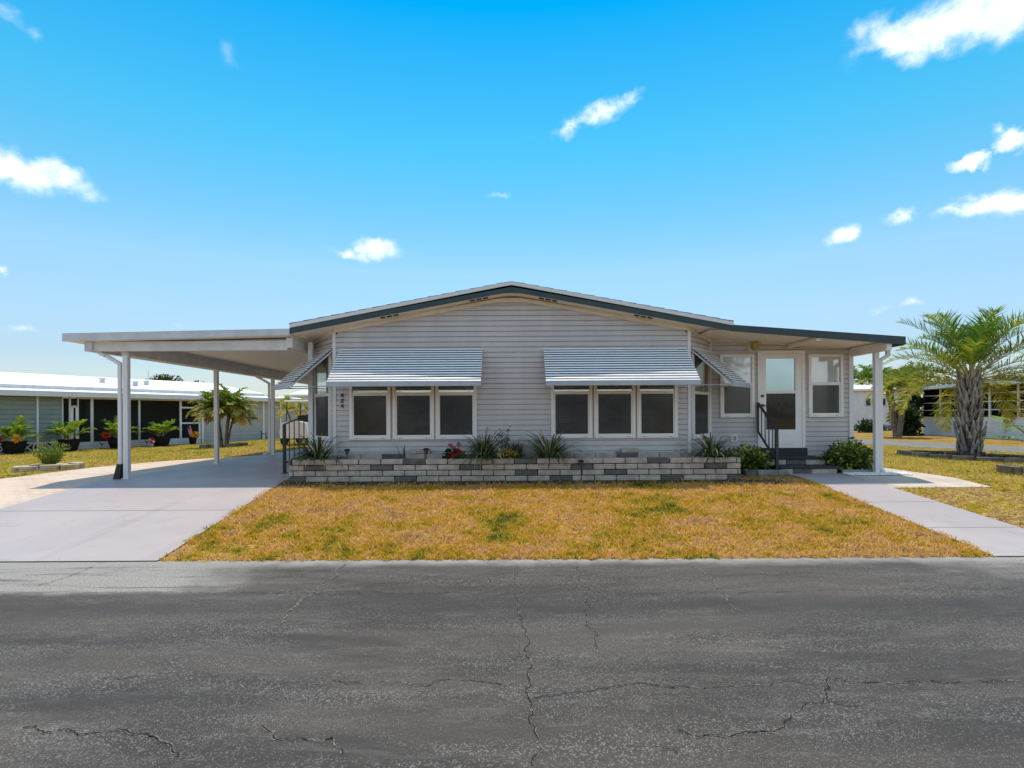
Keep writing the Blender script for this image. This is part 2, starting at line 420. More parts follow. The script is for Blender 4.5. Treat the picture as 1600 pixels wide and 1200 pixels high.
crack([(35,1138),(55,1135),(80,1145),(105,1140),(120,1150),(145,1145),(200,1143),(230,1147),(250,1160),(270,1175),(278,1182)], .011)
crack([(410,1135),(428,1150),(432,1157),(460,1158),(470,1153),(490,1157),(520,1153),(525,1165),(535,1178)], .010)
crack([(520,1064),(560,1066),(610,1065),(680,1065),(760,1066),(822,1064)], .008, fill=.4)
crack([(160,1061),(200,1059),(235,1056)], .007)
crack([(5,930),(100,928),(250,926),(420,927),(560,927),(700,927),(800,928)], .010, False, fill=.55, jit=.008)
crack([(905,926),(960,928),(1010,927),(1070,927),(1180,926),(1280,925),(1400,922),(1600,919)], .009, False, fill=.5, jit=.008)
crack([(60,915),(110,900),(145,885)], .008, True, fill=.5)
crack([(1025,1165),(1045,1171),(1060,1178)], .007)
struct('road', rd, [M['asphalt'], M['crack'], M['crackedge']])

cs = MB()
cs.poly([(24.5,6.0,.004),(28.2,6.0,.004),(17.0,46,.128),(13.4,46,.128)][::1])
a0 = Vector((16.5,27.6)); 
cs = MB(); P = [(23.6,6.0,.01),(27.0,6.0,.01),(26.0,10.05,.128),(19.9,30.6,.128),(14.5,50,.128),(10.7,50,.128),(16.6,26.2,.128),(18.9,19.9,.128),(22.4,10.05,.128)]
cs.add(P, [(0,1,2,8),(8,2,3,7),(7,3,6),(3,4,5,6)])
struct('cross_street', cs, M['farstreet'])

M['drive'] = mat('lavender_concrete', (.425,.372,.365), .5, (.375,.33,.33), .55, .05, 60, spec=.2, detail=8, stain=.42)
M['joint'] = mat('paving_joint', (.12,.115,.12), .9)
dw = MB()
def sheet(mb, polys, dz, mi=0):
    for poly in polys: mb.poly([(x, y, h(x, y)+dz) for x, y in poly], mi)
sheet(dw, [[(-7.75,6.03),(-3.94,6.03),(-4.22,10.05),(-7.75,10.05)], [(-7.75,10.05),(-4.22,10.05),(-4.19,26),(-7.75,26)]], .012)
for jy in (8.08, 13.0, 17.5): sheet(dw, [[(-7.75,jy),(-4.1 if jy < 10 else -4.22,jy),(-4.1 if jy < 10 else -4.22,jy+.016),(-7.75,jy+.016)]], .014, 1)
struct('driveway', dw, [M['drive'], M['joint']])
wk = MB()
sheet(wk, [[(5.34,6.03),(6.62,6.03),(6.45,10.05),(5.40,10.05)], [(5.40,10.05),(6.45,10.05),(6.45,10.86),(5.40,10.86)]], .012)
for jy in (7.05, 8.33, 9.5): sheet(wk, [[(5.36,jy),(6.56,jy),(6.56,jy+.014),(5.36,jy+.014)]], .014, 1)
struct('walkway', wk, [M['drive'], M['joint']])
M['pad'] = mat('old_concrete', (.56,.48,.39), .85, (.45,.385,.32), 2, .3, 40, stain=.5)
pd = MB(); sheet(pd, [[(6.45,9.28),(8.2,9.28),(8.15,10.05),(6.45,10.05)], [(6.45,10.05),(8.15,10.05),(8.1,24),(6.45,24)]], .008)
struct('side_path', pd, M['pad'])
m, nt, out = newmat('brick_pavers'); n = N(nt); tc = n('TexCoord').outputs['Object']
br = n('TexBrick', offset=.5, ins={'Vector': tc, 'Color1': (.60,.42,.32,1), 'Color2': (.50,.43,.36,1), 'Mortar': (.20,.16,.12,1), 'Scale': 1.0, 'Mortar Size': .006, 'Brick Width': .22, 'Row Height': .11, 'Bias': 0.})
c = n.mix(n.mapr(n.noise(tc, 1.8, 5, .7), .35, .65, 0, .7), br.outputs[0], (.62,.52,.42))
b = n('BsdfPrincipled', ins={'Base Color': c, 'Roughness': .85}); nt.links.new(b.outputs[0], out.inputs[0]); M['pavers'] = m
pv = MB(); sheet(pv, [[(-10.05,6.03),(-7.75,6.03),(-7.75,10.05),(-10.05,10.05)], [(-10.05,10.05),(-7.75,10.05),(-7.75,16.9),(-8.05,16.5),(-8.7,15.8),(-9.6,14.5),(-10.05,13.0)]], .008)
struct('paver_path', pv, M['pavers'])

so_ = MB(); sheet(so_, [[(-4.2,9.66),(4.9,9.66),(4.9,9.97),(-4.2,9.97)]], .006); struct('soil_strip', so_, M['soil'])
# grass: real blades
def grass(name, label, n_, sampler, lo, hi, matr, wid=.006, cluster=.5):
    xs, ys = sampler(n_); k = len(xs); zs = H(xs, ys)
    clump = .75 + .5*np.clip(np.sin(xs*13.1+2.7*np.sin(ys*9.3))*np.sin(ys*15.7+2.3*np.sin(xs*11.9)), -.8, 1)*cluster
    L = rng.uniform(lo, hi, k)*clump; az = rng.uniform(0, 2*np.pi, k); lean = rng.uniform(.15, 1.15, k)
    w = wid*rng.uniform(.6, 1.4, k); fa = rng.uniform(0, 2*np.pi, k)
    base = np.stack([xs, ys, zs-.004], 1); side = np.stack([np.cos(fa), np.sin(fa), np.zeros(k)], 1)*w[:,None]
    d = np.stack([np.cos(az)*np.sin(lean), np.sin(az)*np.sin(lean), np.cos(lean)], 1)*L[:,None]
    bend = np.stack([np.cos(az), np.sin(az), -np.ones(k)*.5], 1)*(L*.25)[:,None]
    V = np.stack([base-side, base+side, base+d*.55+side*.8, base+d*.55-side*.8, base+d+bend], 1).reshape(-1,3)
    me = bpy.data.meshes.new(name); nf = 2*k
    me.vertices.add(5*k); me.vertices.foreach_set('co', V.astype(np.float32).ravel())
    b5 = np.arange(k)*5
    loops = np.stack([b5,b5+1,b5+2,b5+3, b5+3,b5+2,b5+4], 1).ravel()
    me.loops.add(7*k); me.loops.foreach_set('vertex_index', loops.astype(np.int32))
    me.polygons.add(nf); ls = np.stack([np.arange(k)*7, np.arange(k)*7+4], 1).ravel()
    me.polygons.foreach_set('loop_start', ls.astype(np.int32))
    me.update(calc_edges=True); me.validate()
    at = me.attributes.new('tint', 'FLOAT', 'FACE'); at.data.foreach_set('value', np.repeat(rng.uniform(0,1,k), 2).astype(np.float32))
    at = me.attributes.new('shade', 'FLOAT', 'FACE'); at.data.foreach_set('value', np.repeat((rng.uniform(0,1,k)**3), 2).astype(np.float32))
    me.materials.append(matr)
    o = bpy.data.objects.new(name, me); COL.objects.link(o)
    tag(o, label, 'grass', None, 'stuff'); return o
def front(n_):
    y = 6.0 + (9.97-6.0)*rng.uniform(0,1,n_)**1.15; x = rng.uniform(-4.3, 5.6, n_)
    xl = -3.94 - .28*(y-6.03)/4.02 + .05*np.sin(y*9)*np.sin(y*3.1) - .05*rng.uniform(0,1,n_)**2; xr = 5.34 + .06*(y-6.03)/4.02 + .05*np.sin(y*11)*np.sin(y*4.3) + .06*rng.uniform(0,1,n_)**2
    ok = y > 6.03 + .022*np.sin(x*17)*np.sin(x*5.3) + .015*np.sin(x*41)
    bare = (np.sin(x*12.3+3*np.sin(y*5.1))*np.sin(y*14.9+2*np.sin(x*6.3))) > .45
    strip = (y > 9.66 + .05*np.sin(x*5.1)*np.sin(x*1.7)) & (x < 4.9) & (rng.uniform(0,1,n_) > .14)
    corner = (x < -3.0) & (y < 6.6) & (rng.uniform(0,1,n_) > .35)
    k = ok & (x > xl) & (x < xr) & ~(bare & (rng.uniform(0,1,n_) > .35)) & ~strip & ~corner
    return x[k], y[k]
grass('grass', 'dry orange and green grass of the front lawn between driveway and walkway', 170000, front, .04, .105, M['blades'], .0055)
def left(n_):
    y = 6.1 + 28*rng.uniform(0,1,n_)**1.4; x = -8 - 16*rng.uniform(0,1,n_)
    edge = np.interp(y, [6,13,14.5,15.8,16.5,17,40], [-10.07,-10.07,-9.62,-8.72,-8.05,-7.78,-7.78])
    wall = -21.1 + (y-22.4)*.465/.885
    k = (x < edge + .03*np.sin(y*7)) & (x > wall + .2) & (x > -(y*.97+1.0)); return x[k], y[k]
grass('grass', 'yellow green lawn grass between paver path and sage home', 110000, left, .05, .10, M['blades2'], .008)
def right(n_):
    y = 6.05 + 25*rng.uniform(0,1,n_)**1.3; x = rng.uniform(6.4, 24, n_)
    xl = np.interp(y, [6,9.25,9.27,9.3,24,40], [6.64,6.50,6.5,8.2,8.1,8.1])
    st = np.interp(y, [6,10.05,19.9,26.2,50], [23.5,22.3,18.85,16.55,10.7])
    k = (x > xl + .03*np.sin(y*9)) & (x < st) & (x < y*1.02+1); return x[k], y[k]
grass('grass', 'yellow green lawn grass around the big palm bed, right of the walkway', 120000, right, .05, .10, M['blades2'], .007)

# ---------------------------------------------------------------- the house
DW, DE, DF = 10.6, 11.5, 10.28
KF = DF/10.2                              # roof edge profiles were measured for 10.2
XM, XO = 3.45, 4.19                       # half widths at the front wall and behind the bay corners
def ztop(x): return 3.80 - .182*max(abs(x)-.3, 0)
house = thing('mobile_home', 'grey lap sided mobile home with striped awnings and dark green roof edge', 'house', (0, DW, .4))
def siding(mb, xr, z0, z1, lap=.1016, out=.020, groove=.015):
    k = int(math.ceil((z1-z0)/lap))
    for i in range(k):
        zb, zt = z0+i*lap, min(z0+(i+1)*lap, z1)
        r0, r1 = xr(zb), xr(zt-1e-4)
        if r0 is None: continue
        if r1 is None: r1 = ((r0[0]+r0[1])/2,)*2
        gv = min(groove, (zt-zb)*.4); zg_ = zt-gv
        rg = (r0[0]+(r1[0]-r0[0])*(1-gv/(zt-zb)), r0[1]+(r1[1]-r0[1])*(1-gv/(zt-zb)))
        mb.poly([(r0[0],-out,zb),(r0[1],-out,zb),(rg[1],-out+.004,zg_),(rg[0],-out+.004,zg_)])
        mb.poly([(rg[0],-out+.004,zg_),(rg[1],-out+.004,zg_),(rg[1],.006,zg_),(rg[0],.006,zg_)])
        mb.poly([(rg[0],.006,zg_),(rg[1],.006,zg_),(r1[1],.006,zt),(r1[0],.006,zt)])
        mb.poly([(r0[0],.006,zb),(r0[1],.006,zb),(r0[1],-out,zb),(r0[0],-out,zb)])
def gable(z):
    hw = XM if z <= ztop(XM) else .3 + (3.80-z)/.182
    return (-hw, hw) if z < 3.80 else None
FM = Matrix.Translation((0, DW, 0))
w = MB(FM); siding(w, gable, .50, 3.80); obj('front_wall', w, M['siding'], house)
CL, LL = frame((-XO, DE), (-XM, DW)); CR, LR = frame((XM, DW), (XO, DE))
def chw(M_, L, flip):
    w = MB(M_)
    def xr(z):
        lim = L
        zt_in, zt_out = ztop(XM), ztop(XO)
        if z > zt_in: return None
        if z > zt_out: lim = L*(zt_in - z)/(zt_in - zt_out)
        return (L-lim, L) if flip else (0, lim)
    siding(w, xr, .50, ztop(XM)); return w
obj('bay_wall', chw(CL, LL, True), M['siding'], house); obj('bay_wall', chw(CR, LR, False), M['siding'], house)
XR = 7.17
EM = Matrix.Translation((0, DE, 0))
def ent(z):
    lim = XR if z < 2.985 else XO + (XR-XO)*(3.17-z)/.185
    return (XO, lim) if z < 3.17 else None
w = MB(EM); siding(w, ent, .72, 3.17); obj('entry_wall', w, M['siding'], house)
w = MB(EM); w.box(XO, XR, .01, .06, .38, .73); obj('skirting', w, M['carpet'], house)
for xa, xb in ((-XO, -XO), (XR, XR)):     # side walls running back
    Ms, L = frame((xa, 24), (xb, DE)) if xa < 0 else frame((xa, DE), (xb, 24))
    w = MB(Ms); siding(w, lambda z: (0, L), .45, 3.05); obj('side_wall', w, M['siding'], house)
w = MB(); w.box(-4.15, 7.1, 23.9, 24, .4, 3.0); obj('rear_wall', w, M['siding'], house)

for s in (-1, 1):
    t = MB(FM); t.box(s*XM-.03, s*XM+.03, -.03, .03, .5, ztop(XM)-.005); obj('corner_trim', t, M['whitemetal'], house)
t = MB(EM); t.box(XO-.035, XO+.025, -.035, .02, .5, 3.14); obj('corner_trim', t, M['whitemetal'], house)
t = MB(EM); t.box(XR-.06, XR+.03, -.04, .05, .73, 2.96); obj('corner_trim', t, M['whitemetal'], house)
t = MB(); t.box(-XO-.03, -XO+.03, DE-.03, DE+.03, .5, 3.05); obj('corner_trim', t, M['whitemetal'], house)

# roof edge: top profile, fascia profile
RX = 4.16*KF
topL = [(x*KF, 1.6+(z-1.6)*KF) for x, z in [(-4.16,3.333),(-.15,4.085),(0,4.108),(.15,4.085),(4.16,3.333)]]
midL = [(x*KF, 1.6+(z-1.6)*KF) for x, z in [(-4.16,3.265),(-.15,4.018),(0,4.042),(.15,4.018),(4.16,3.265)]]
botL = [(x*KF, 1.6+(z-1.6)*KF) for x, z in [(-4.16,3.16),(-.35,3.865),(-.15,3.896),(0,3.904),(.15,3.896),(.35,3.865),(4.16,3.16)]]
w = MB(); w.prism(topL + midL[::-1], DF-.015, DF+.05); obj('drip_edge', w, M['whitemetal'], house)
w = MB(); w.prism([(x, z-.002) for x, z in midL] + botL[::-1], DF, DF+.045); obj('fascia', w, M['darkgreen'], house)
w = MB()                                   # shingled roof, courses as real steps
for s in (-1, 1):
    prof = []
    nn = 16
    for i in range(nn):
        f0, f1 = i/nn, (i+1)/nn
        xa, za = RX*(1-f0)+.01, topL[0][1]+.012+.776*f0; xb, zb = RX*(1-f1), topL[0][1]+.012+.776*f1
        prof += [(s*xa, za+.010), (s*xb, zb+.002)]
    prof += [(0, 4.03), (s*RX, 3.28)]
    w.prism(prof if s < 0 else prof[::-1], DF+.0, 24.3)
obj('roof', w, M['shingle'], house)
w = MB()                                   # soffit under the front overhang
for a, b in zip(botL[:-1], botL[1:]): w.poly([(a[0],DF+.02,a[1]-.004),(b[0],DF+.02,b[1]-.004),(b[0],DE+.3,b[1]-.004),(a[0],DE+.3,a[1]-.004)])
obj('soffit', w, M['soffit'], house)
w = MB(FM)                                 # cream moulding where wall meets soffit
xs = [-XM,-.35,-.15,.15,.35,XM]
pr = [(-XM,ztop(XM)+.095),(-.35,3.86),(-.15,3.885),(.15,3.885),(.35,3.86),(XM,ztop(XM)+.095)]
pb = [(-XM,ztop(XM)-.005),(-.3,3.795),(.3,3.795),(XM,ztop(XM)-.005)]
w.prism(pr + pb[::-1], -.035, .02); obj('frieze', w, M['cream'], house)
for Mx, L, fl in ((CL, LL, True), (CR, LR, False)):
    w = MB(Mx); za, zb = ztop(XM), ztop(XO)
    p = [(0,zb),(L,za)] if fl else [(0,za),(L,zb)]
    w.prism([(p[0][0],p[0][1]+.09),(p[1][0],p[1][1]+.09),(p[1][0],p[1][1]-.005),(p[0][0],p[0][1]-.005)], -.03, .02)
    obj('frieze', w, M['cream'], house)
for (vx) in (-2.33, -.62, .70, 2.52):      # soffit vents
    w = MB()
    for k in range(3):
        x0 = vx + (k-1)*.125; sl = 0
        for (xa, xb) in ((x0-.048, x0+.048),):
            za, zb = (float(np.interp(q, [b[0] for b in botL], [b[1] for b in botL]))-.016 for q in (xa, xb))
            w.poly([(xa,10.36,za),(xb,10.36,zb),(xb,10.46,zb),(xa,10.46,za)])
            w.poly([(xa,10.36,za),(xb,10.36,zb),(xb,10.36,zb+.012),(xa,10.36,za+.012)])
    obj('soffit_vent', w, M['blackpl'], house)

# porch roof to the right
PE = 7.45
w = MB(); w.prism([(RX+.003,3.29),(PE,3.05),(PE,2.90),(RX+.003,3.172)], DF+.001, DF+.045); obj('porch_fascia', w, M['darkgreen'], house)
w = MB(); w.prism([(RX-.1,3.335),(RX,3.335),(RX+.05,3.295),(PE+.01,3.055),(PE+.01,3.03),(RX-.1,3.265)], DF+.05, 24.2); obj('porch_roof', w, M['shingle'], house)
w = MB(); w.prism([(PE-.03,3.035),(PE+.012,3.035),(PE+.012,2.89),(PE-.03,2.89)], DF+.05, 24.2); obj('gutter', w, M['darkgreen'], house)
w = MB(); w.poly([(XO-.4,DF+.04,3.21),(PE-.03,DF+.04,2.965),(PE-.03,DE+.1,2.965),(XO-.4,DE+.1,3.21)]); obj('porch_ceiling', w, M['soffit'], house)
w = MB(); w.prism([(5.80,3.058),(5.86,3.053),(5.86,2.985),(5.80,2.99)], DF+.05, DE-.02); obj('ceiling_rib', w, M['soffit'], house)
w = MB(EM); w.prism([(XO,3.19),(XR,3.01),(XR,2.965),(XO,3.145)], -.04, -.001); obj('frieze', w, M['cream'], house)
w = MB(); w.box(XR-.05, XR+.05, DF+.05, DE+.0, 2.80, 2.955); obj('porch_beam', w, M['white'], house)
w = MB(); w.box(XR-.042, XR+.042, 10.668, 10.752, .40, 2.80); w.box(XR-.065, XR+.065, 10.64, 10.78, .41, .43); obj('porch_post', w, M['whitemetal'], house)
w = MB(); w.bar((XR+.10,10.73,.44), (XR+.10,10.73,2.66), .06, .05); w.bar((XR+.10,10.73,2.65),(XR+.24,10.71,2.74),.07,.06); w.bar((XR+.235,10.71,2.73),(XR+.235,10.71,2.90),.07,.06)
w.bar((XR+.10,10.73,.50),(XR+.13,10.68,.42),.08,.07); obj('downspout', w, M['whitemetal'], house)

def window(Mx, x0, x1, z0, z1, zr, up, low, fr='white', b=.055):
    w = MB(Mx)
    for q in ((x0,x0+b,z0,z1),(x1-b,x1,z0,z1),(x0+b,x1-b,z0,z0+b),(x0+b,x1-b,z1-b,z1)): w.box(q[0],q[1],-.060,.0,q[2],q[3])
    w.box(x0+b, x1-b, -.052, 0, zr-.03, zr+.03)
    s = .028                               # inner sash
    for q in ((x0+b,x0+b+s,z0+b,zr-.03),(x1-b-s,x1-b,z0+b,zr-.03)): w.box(q[0],q[1],-.043,0,q[2],q[3])
    w.box(x0+b+s, x1-b-s, -.043, 0, z0+b, z0+b+s)
    w.box(x0+b+.06, x0+b+.11, -.060, -.056, z0+.018, z0+.03); w.box(x1-b-.11, x1-b-.06, -.060, -.056, z0+.018, z0+.03)
    o = obj('window', w, M[fr], house)
    p = MB(Mx); p.poly([(x0+b,-.024,zr),(x1-b,-.024,zr),(x1-b,-.024,z1-b),(x0+b,-.024,z1-b)]); obj('upper_pane', p, M[up], o)
    p = MB(Mx); p.poly([(x0+b,-.028,z0+b),(x1-b,-.028,z0+b),(x1-b,-.028,zr),(x0+b,-.028,zr)]); obj('screen', p, M[low], o)
    return o
def X(u, D): return (u-CX)/F*D
for a, b in ((547,611),(614.3,678.8),(681.2,745)): window(FM, X(a,DW), X(b,DW), 1.145, 2.86, 2.025, 'scrglass', 'screen')
for a, b in ((861,925),(927.8,992),(994.6,1057.7)): window(FM, X(a,DW), X(b,DW), 1.15, 2.86, 2.035, 'scrglass', 'screen')
window(CL, .14, 1.03, 1.12, 2.92, 2.03, 'scrglass', 'screen'); window(CR, .10, 1.03, 1.12, 2.92, 2.03, 'scrglass', 'screen')
window(EM, X(1124.3,DE), X(1177.5,DE), 1.53, 2.855, 2.23, 'blind', 'lowscreen'); window(EM, X(1262,DE), X(1315.7,DE), 1.53, 2.85, 2.23, 'blind', 'lowscreen')

# door
dx0, dx1 = X(1182.7,DE), X(1256,DE)
w = MB(EM)
w.box(dx0, dx0+.045, -.06, 0, .74, 2.935); w.box(dx1-.06, dx1, -.06, 0, .74, 2.935); w.box(dx0+.045, dx1-.06, -.06, 0, 2.875, 2.935)
obj('door_frame', w, M['white'], house)
a, b = dx0+.047, dx1-.062
w = MB(EM); g0, g1 = X(1195.8,DE), X(1241.5,DE)
for q in ((a,g0,.885,2.872),(g1,b,.885,2.872),(g0,g1,2.77,2.872),(g0,g1,.885,1.27),(g0,g1,2.03,2.09)): w.box(q[0],q[1],-.045 if q[2] != 2.03 else -.04,-.005,q[2],q[3])
w.box(g0+.03, g1-.03, -.05, -.044, .95, 1.21)
door = obj('door', w, M['white'], house)
p = MB(EM); p.poly([(g0,-.02,2.08),(g1,-.02,2.08),(g1,-.02,2.78),(g0,-.02,2.78)]); obj('upper_pane', p, M['tint'], door)
p = MB(EM); p.poly([(g0,-.02,1.26),(g1,-.02,1.26),(g1,-.02,2.04),(g0,-.02,2.04)]); obj('lower_pane', p, M['dkglass'], door)
p = MB(EM); p.tube([(a+.045,-.05,1.98),(a+.045,-.085,1.98)], .026, 12); obj('deadbolt', p, M['black'], door)
p = MB(EM); p.tube([(a+.045,-.05,1.78),(a+.045,-.075,1.78)], .028, 12); p.bar((a+.035,-.08,1.78),(a+.12,-.08,1.775),.02,.02); obj('handle', p, M['black'], door)

# porch light, vent, house number
w = MB(EM); lx = X(1169,DE); w.box(lx, lx+.19, -.03, 0, 2.91, 3.10)
pl = obj('porch_light', w, M['cream'], house)
p = MB(EM); p.prism([(lx+.05,3.08),(lx+.215,3.08),(lx+.215,3.03),(lx+.17,3.02),(lx+.17,2.955),(lx+.10,2.935),(lx+.05,2.98)], -.17, -.031); obj('lamp_shade', p, M['yellowlamp'], pl)
w = MB(EM); q = (X(1142.5,DE), X(1151,DE), 1.01, 1.165)
for bx in ((q[0]-.01,q[0]+.024,q[2],q[3]),(q[1]-.024,q[1]+.01,q[2],q[3]),(q[0]+.024,q[1]-.024,q[2],q[2]+.028),(q[0]+.024,q[1]-.024,q[3]-.028,q[3])): w.box(bx[0],bx[1],-.035,0,bx[2],bx[3])
v = obj('wall_vent', w, M['white'], house)
p = MB(EM)
for k in range(5): p.box(q[0]+.022, q[1]-.022, -.026, -.014, q[2]+.026+k*.022, q[2]+.040+k*.022)
obj('louvre', p, M['valance'], v)
DIG = {'4': [[(.62,0),(.82,0),(.82,1),(.62,1)],[(.62,1),(.42,1),(.0,.40),(.24,.40),(.62,.86)],[(0,.40),(1,.40),(1,.22),(0,.22)]],
       '2': [[(0,0),(1,0),(1,.2),(0,.2)],[(0,.2),(.3,.2),(.96,.62),(.76,.74)],[(.76,.74),(.96,.62),(1,.8),(.8,.86)],[(.8,.86),(1,.8),(.78,1),(.6,.84)],[(.6,.84),(.78,1),(.25,1),(.38,.84)],[(.38,.84),(.25,1),(0,.72),(.22,.70)]]}
for k, ch in enumerate('424'):
    w = MB(FM); zc = 2.005 - k*.103; x0 = X(533,DW); s = .078
    for poly in DIG[ch]:
        pts = [(x0+px*s*.78, zc-s/2+pz*s) for px, pz in poly]
        w.prism(pts, -.026 - .0004*DIG[ch].index(poly), -.012)
    obj('house_number', w, M['blackpl'], house)

def awning(Mx, x0, x1, zt, proj, drop, nsl, arms=True):
    w = MB(Mx); run, rise = proj/nsl, drop/nsl
    for i in range(nsl):
        y, z = -.02-(i+1)*run, zt-(i+1)*rise
        a = (y, z); b = (y+run*.42, z+rise*.52)      # slat face, then a return under the next slat
        t_ = .004
        w.add([(x0,a[0],a[1]),(x1,a[0],a[1]),(x1,b[0],b[1]),(x0,b[0],b[1]),(x0,a[0]+t_,a[1]-t_),(x1,a[0]+t_,a[1]-t_),(x1,b[0]+t_,b[1]-t_),(x0,b[0]+t_,b[1]-t_)],
              [(0,1,2,3),(7,6,5,4),(0,4,5,1),(0,3,7,4),(1,5,6,2)])
    w.add([(x0,-.03,zt-.040),(x1,-.03,zt-.040),(x1,-.02-proj,zt-drop-.030),(x0,-.02-proj,zt-drop-.030)], [(0,1,2,3)], 1)  # dark sheet under the slats, standing in for shade in the gaps
    aw = obj('awning', w, [M['slat'], M['pan']], house)
    k = 4
    d = Vector((0, -proj, -drop)); top = Vector((0, -.02, zt-.062))
    for i in range(k):
        x = x0+.012 + (x1-x0-.024)*i/(k-1)
        r = MB(Mx); r.bar(top+Vector((x,0,0)), top+Vector((x,0,0))+d*.985, .02, .03); obj('frame_rail', r, M['rail'], aw)
    vl = MB(Mx); vl.box(x0-.003, x1+.003, -.026-proj, -.021-proj, zt-drop-.085, zt-drop+.006)
    vl.box(x0-.003, x1+.003, -.021-proj, -.0+.03-proj, zt-drop-.085, zt-drop-.080)
    obj('valance', vl, M['valance'], aw)
    for x in (x0+.02, x1-.02):
        s = MB(Mx); s.tube([(x,-proj-.0,zt-drop-.06),(x,-.0,zt-drop-.03)], .009, 6); obj('support_arm', s, M['rail'], aw)
awning(FM, -3.325, -.555, 2.925, .83, .705, 14); awning(FM, .612, 3.385, 2.92, .83, .705, 14)
awning(CL, .08, LL-.05, 2.94, .80, .72, 14); awning(CR, .05, LR-.08, 2.93, .80, .72, 14)

# ---------------------------------------------------------------- carport
cp = thing('carport', 'open white metal carport over the lavender driveway, left of the grey home', 'carport', (-6, 14, .41))
BK = 22.0
w = MB(); w.prism([(-8.46,3.185),(-RX-.02,3.25),(-RX-.02,3.13),(-8.46,3.05)], DF+.03, BK); obj('roof', w, M['soffit'], cp)
w = MB(); w.prism([(-8.49,3.197),(-RX-.005,3.262),(-RX-.005,3.14),(-8.49,3.045)], DF-.005, DF+.03); obj('fascia', w, M['greymetal'], cp)
w = MB(); w.box(-8.12, -4.30, 10.44, 10.54, 2.875, 3.06); obj('front_beam', w, M['beam'], cp)
w = MB(); w.box(-8.16, -8.02, 10.40, BK, 2.87, 3.05); w.box(-8.16,-8.02,10.39,10.4,2.865,3.055); obj('gutter', w, M['greymetal'], cp)
w = MB(); w.box(-7.56, -7.42, 10.54, BK, 2.80, 2.98); w.box(-7.44,-7.40,10.54,BK,2.985,3.06); obj('side_beam', w, M['beam'], cp)
w = MB(); w.box(-4.31, -4.19, 10.40, BK, 2.92, 3.11); obj('side_beam', w, M['beam'], cp)
w = MB(); w.poly([(-8.0,10.54,3.046),(-4.32,10.54,3.11),(-4.32,BK,3.11),(-8.0,BK,3.046)]); obj('ceiling', w, M['soffit'], cp)
w = MB()
for px, py, zt in ((-7.47,10.55,2.80),):
    w.box(px-.045, px+.045, py-.045, py+.045, .41, zt); w.box(px-.075, px+.075, py-.06, py+.06, .412, .425)
post = obj('post', w, M['whitemetal'], cp)
for y in (13.75, 17.0, 20.6):
    c = post.copy(); COL.objects.link(c); c.parent = cp; c.location.y = y-10.55
w = MB(); w.box(-4.11, -4.02, 10.97, 11.06, .41, 3.10); obj('post', w, M['whitemetal'], cp)
def spout(py, black):
    w = MB(); x0, xg = -7.585, -7.96
    w.bar((x0,py,.68 if black else .47), (x0,py,2.66), .06, .05); w.bar((x0,py,2.64),(xg+.10,py,2.80),.07,.06); w.bar((xg+.11,py,2.795),(xg,py,2.84),.07,.06); w.bar((xg,py,2.83),(xg,py,2.88),.07,.06)
    o = obj('downspout', w, M['whitemetal'], cp)
    s = MB()
    if black: s.add([(x0-.10,py-.07,.412),(x0+.03,py-.07,.412),(x0+.03,py+.05,.412),(x0-.10,py+.05,.412),(x0-.045,py-.04,.70),(x0+.04,py-.04,.70),(x0+.04,py+.04,.70),(x0-.045,py+.04,.70)], [(0,3,2,1),(4,5,6,7),(0,1,5,4),(1,2,6,5),(2,3,7,6),(3,0,4,7)])
    else: s.bar((x0,py,.50),(x0-.18,py,.43),.075,.06)
    obj('downspout_shoe', s, M['blackpl'] if black else M['whitemetal'], o)
spout(10.53, True); spout(17.0, False)

# ---------------------------------------------------------------- planter wall
pln = thing('brick_planter', 'low planter wall of pale and dark concrete blocks under the front windows', 'planter', (0, 9.95, .39))
PL0, PL1, PY = -4.09, 4.18, 9.95
w = MB(); bl = .407; ch = .1045; gp = .014
rows = [(X(456,PY), {-1, 5, 10, 16}), (X(475,PY), {0, 3, 7, 12, 18}), (X(458,PY), {10, 14}), (X(477,PY), {-1, 4, 11, 16, 19})]
for r, (off, darks) in enumerate(rows):
    zt = .805 - r*ch; zb = zt - ch + .012
    k = -1
    while True:
        xa, xb = off + k*bl, off + (k+1)*bl - gp
        k += 1
        if xa > PL1-.02: break
        xa2, xb2 = max(xa, PL0), min(xb, PL1)
        if xb2 - xa2 < .03: continue
        dj = random.uniform(-.006,.006)
        w.cbox(xa2, xb2, PY+dj, PY+.16, zb, zt, .009, 1 if (k-1) in darks else 0, j=.003)
for r in range(4):                         # returns to the house
    zt = .805 - r*ch; zb = zt - ch + .007
    for xa, sg in ((PL0, 1), (PL1-.16, 1)):
        y = PY+.167 + (r % 2)*.1
        while y < 10.55:
            w.cbox(xa, xa+.16, y, min(y+.3, 10.56), zb, zt, .006, 0 if random.random() > .25 else 1, j=.003); y += .307
w.box(PL0+.02, PL1-.02, PY+.03, PY+.14, .36, .795, 2); w.box(PL0+.02, PL0+.14, PY+.1, 10.55, .36, .795, 2); w.box(PL1-.14, PL1-.02, PY+.1, 10.55, .36, .795, 2)
obj('block_wall', w, [M['blockL'], M['blockD'], M['mortar']], pln)
w = MB(); gx_, gy_ = 60, 6
for j in range(gy_+1):
    for i in range(gx_+1):
        x = PL0+.12+(PL1-PL0-.24)*i/gx_; y = PY+.14+.6*j/gy_ if False else PY+.13+(10.58-PY-.13)*j/gy_
        w.v.append((x, y, .745 + random.uniform(-.02,.025)))
for j in range(gy_):
    for i in range(gx_): w.f.append((j*61+i, j*61+i+1, (j+1)*61+i+1, (j+1)*61+i)); w.m.append(0); w.t.append(.5)
obj('soil', w, M['soil'], pln)
w = MB(); x = -3.3; k = 0
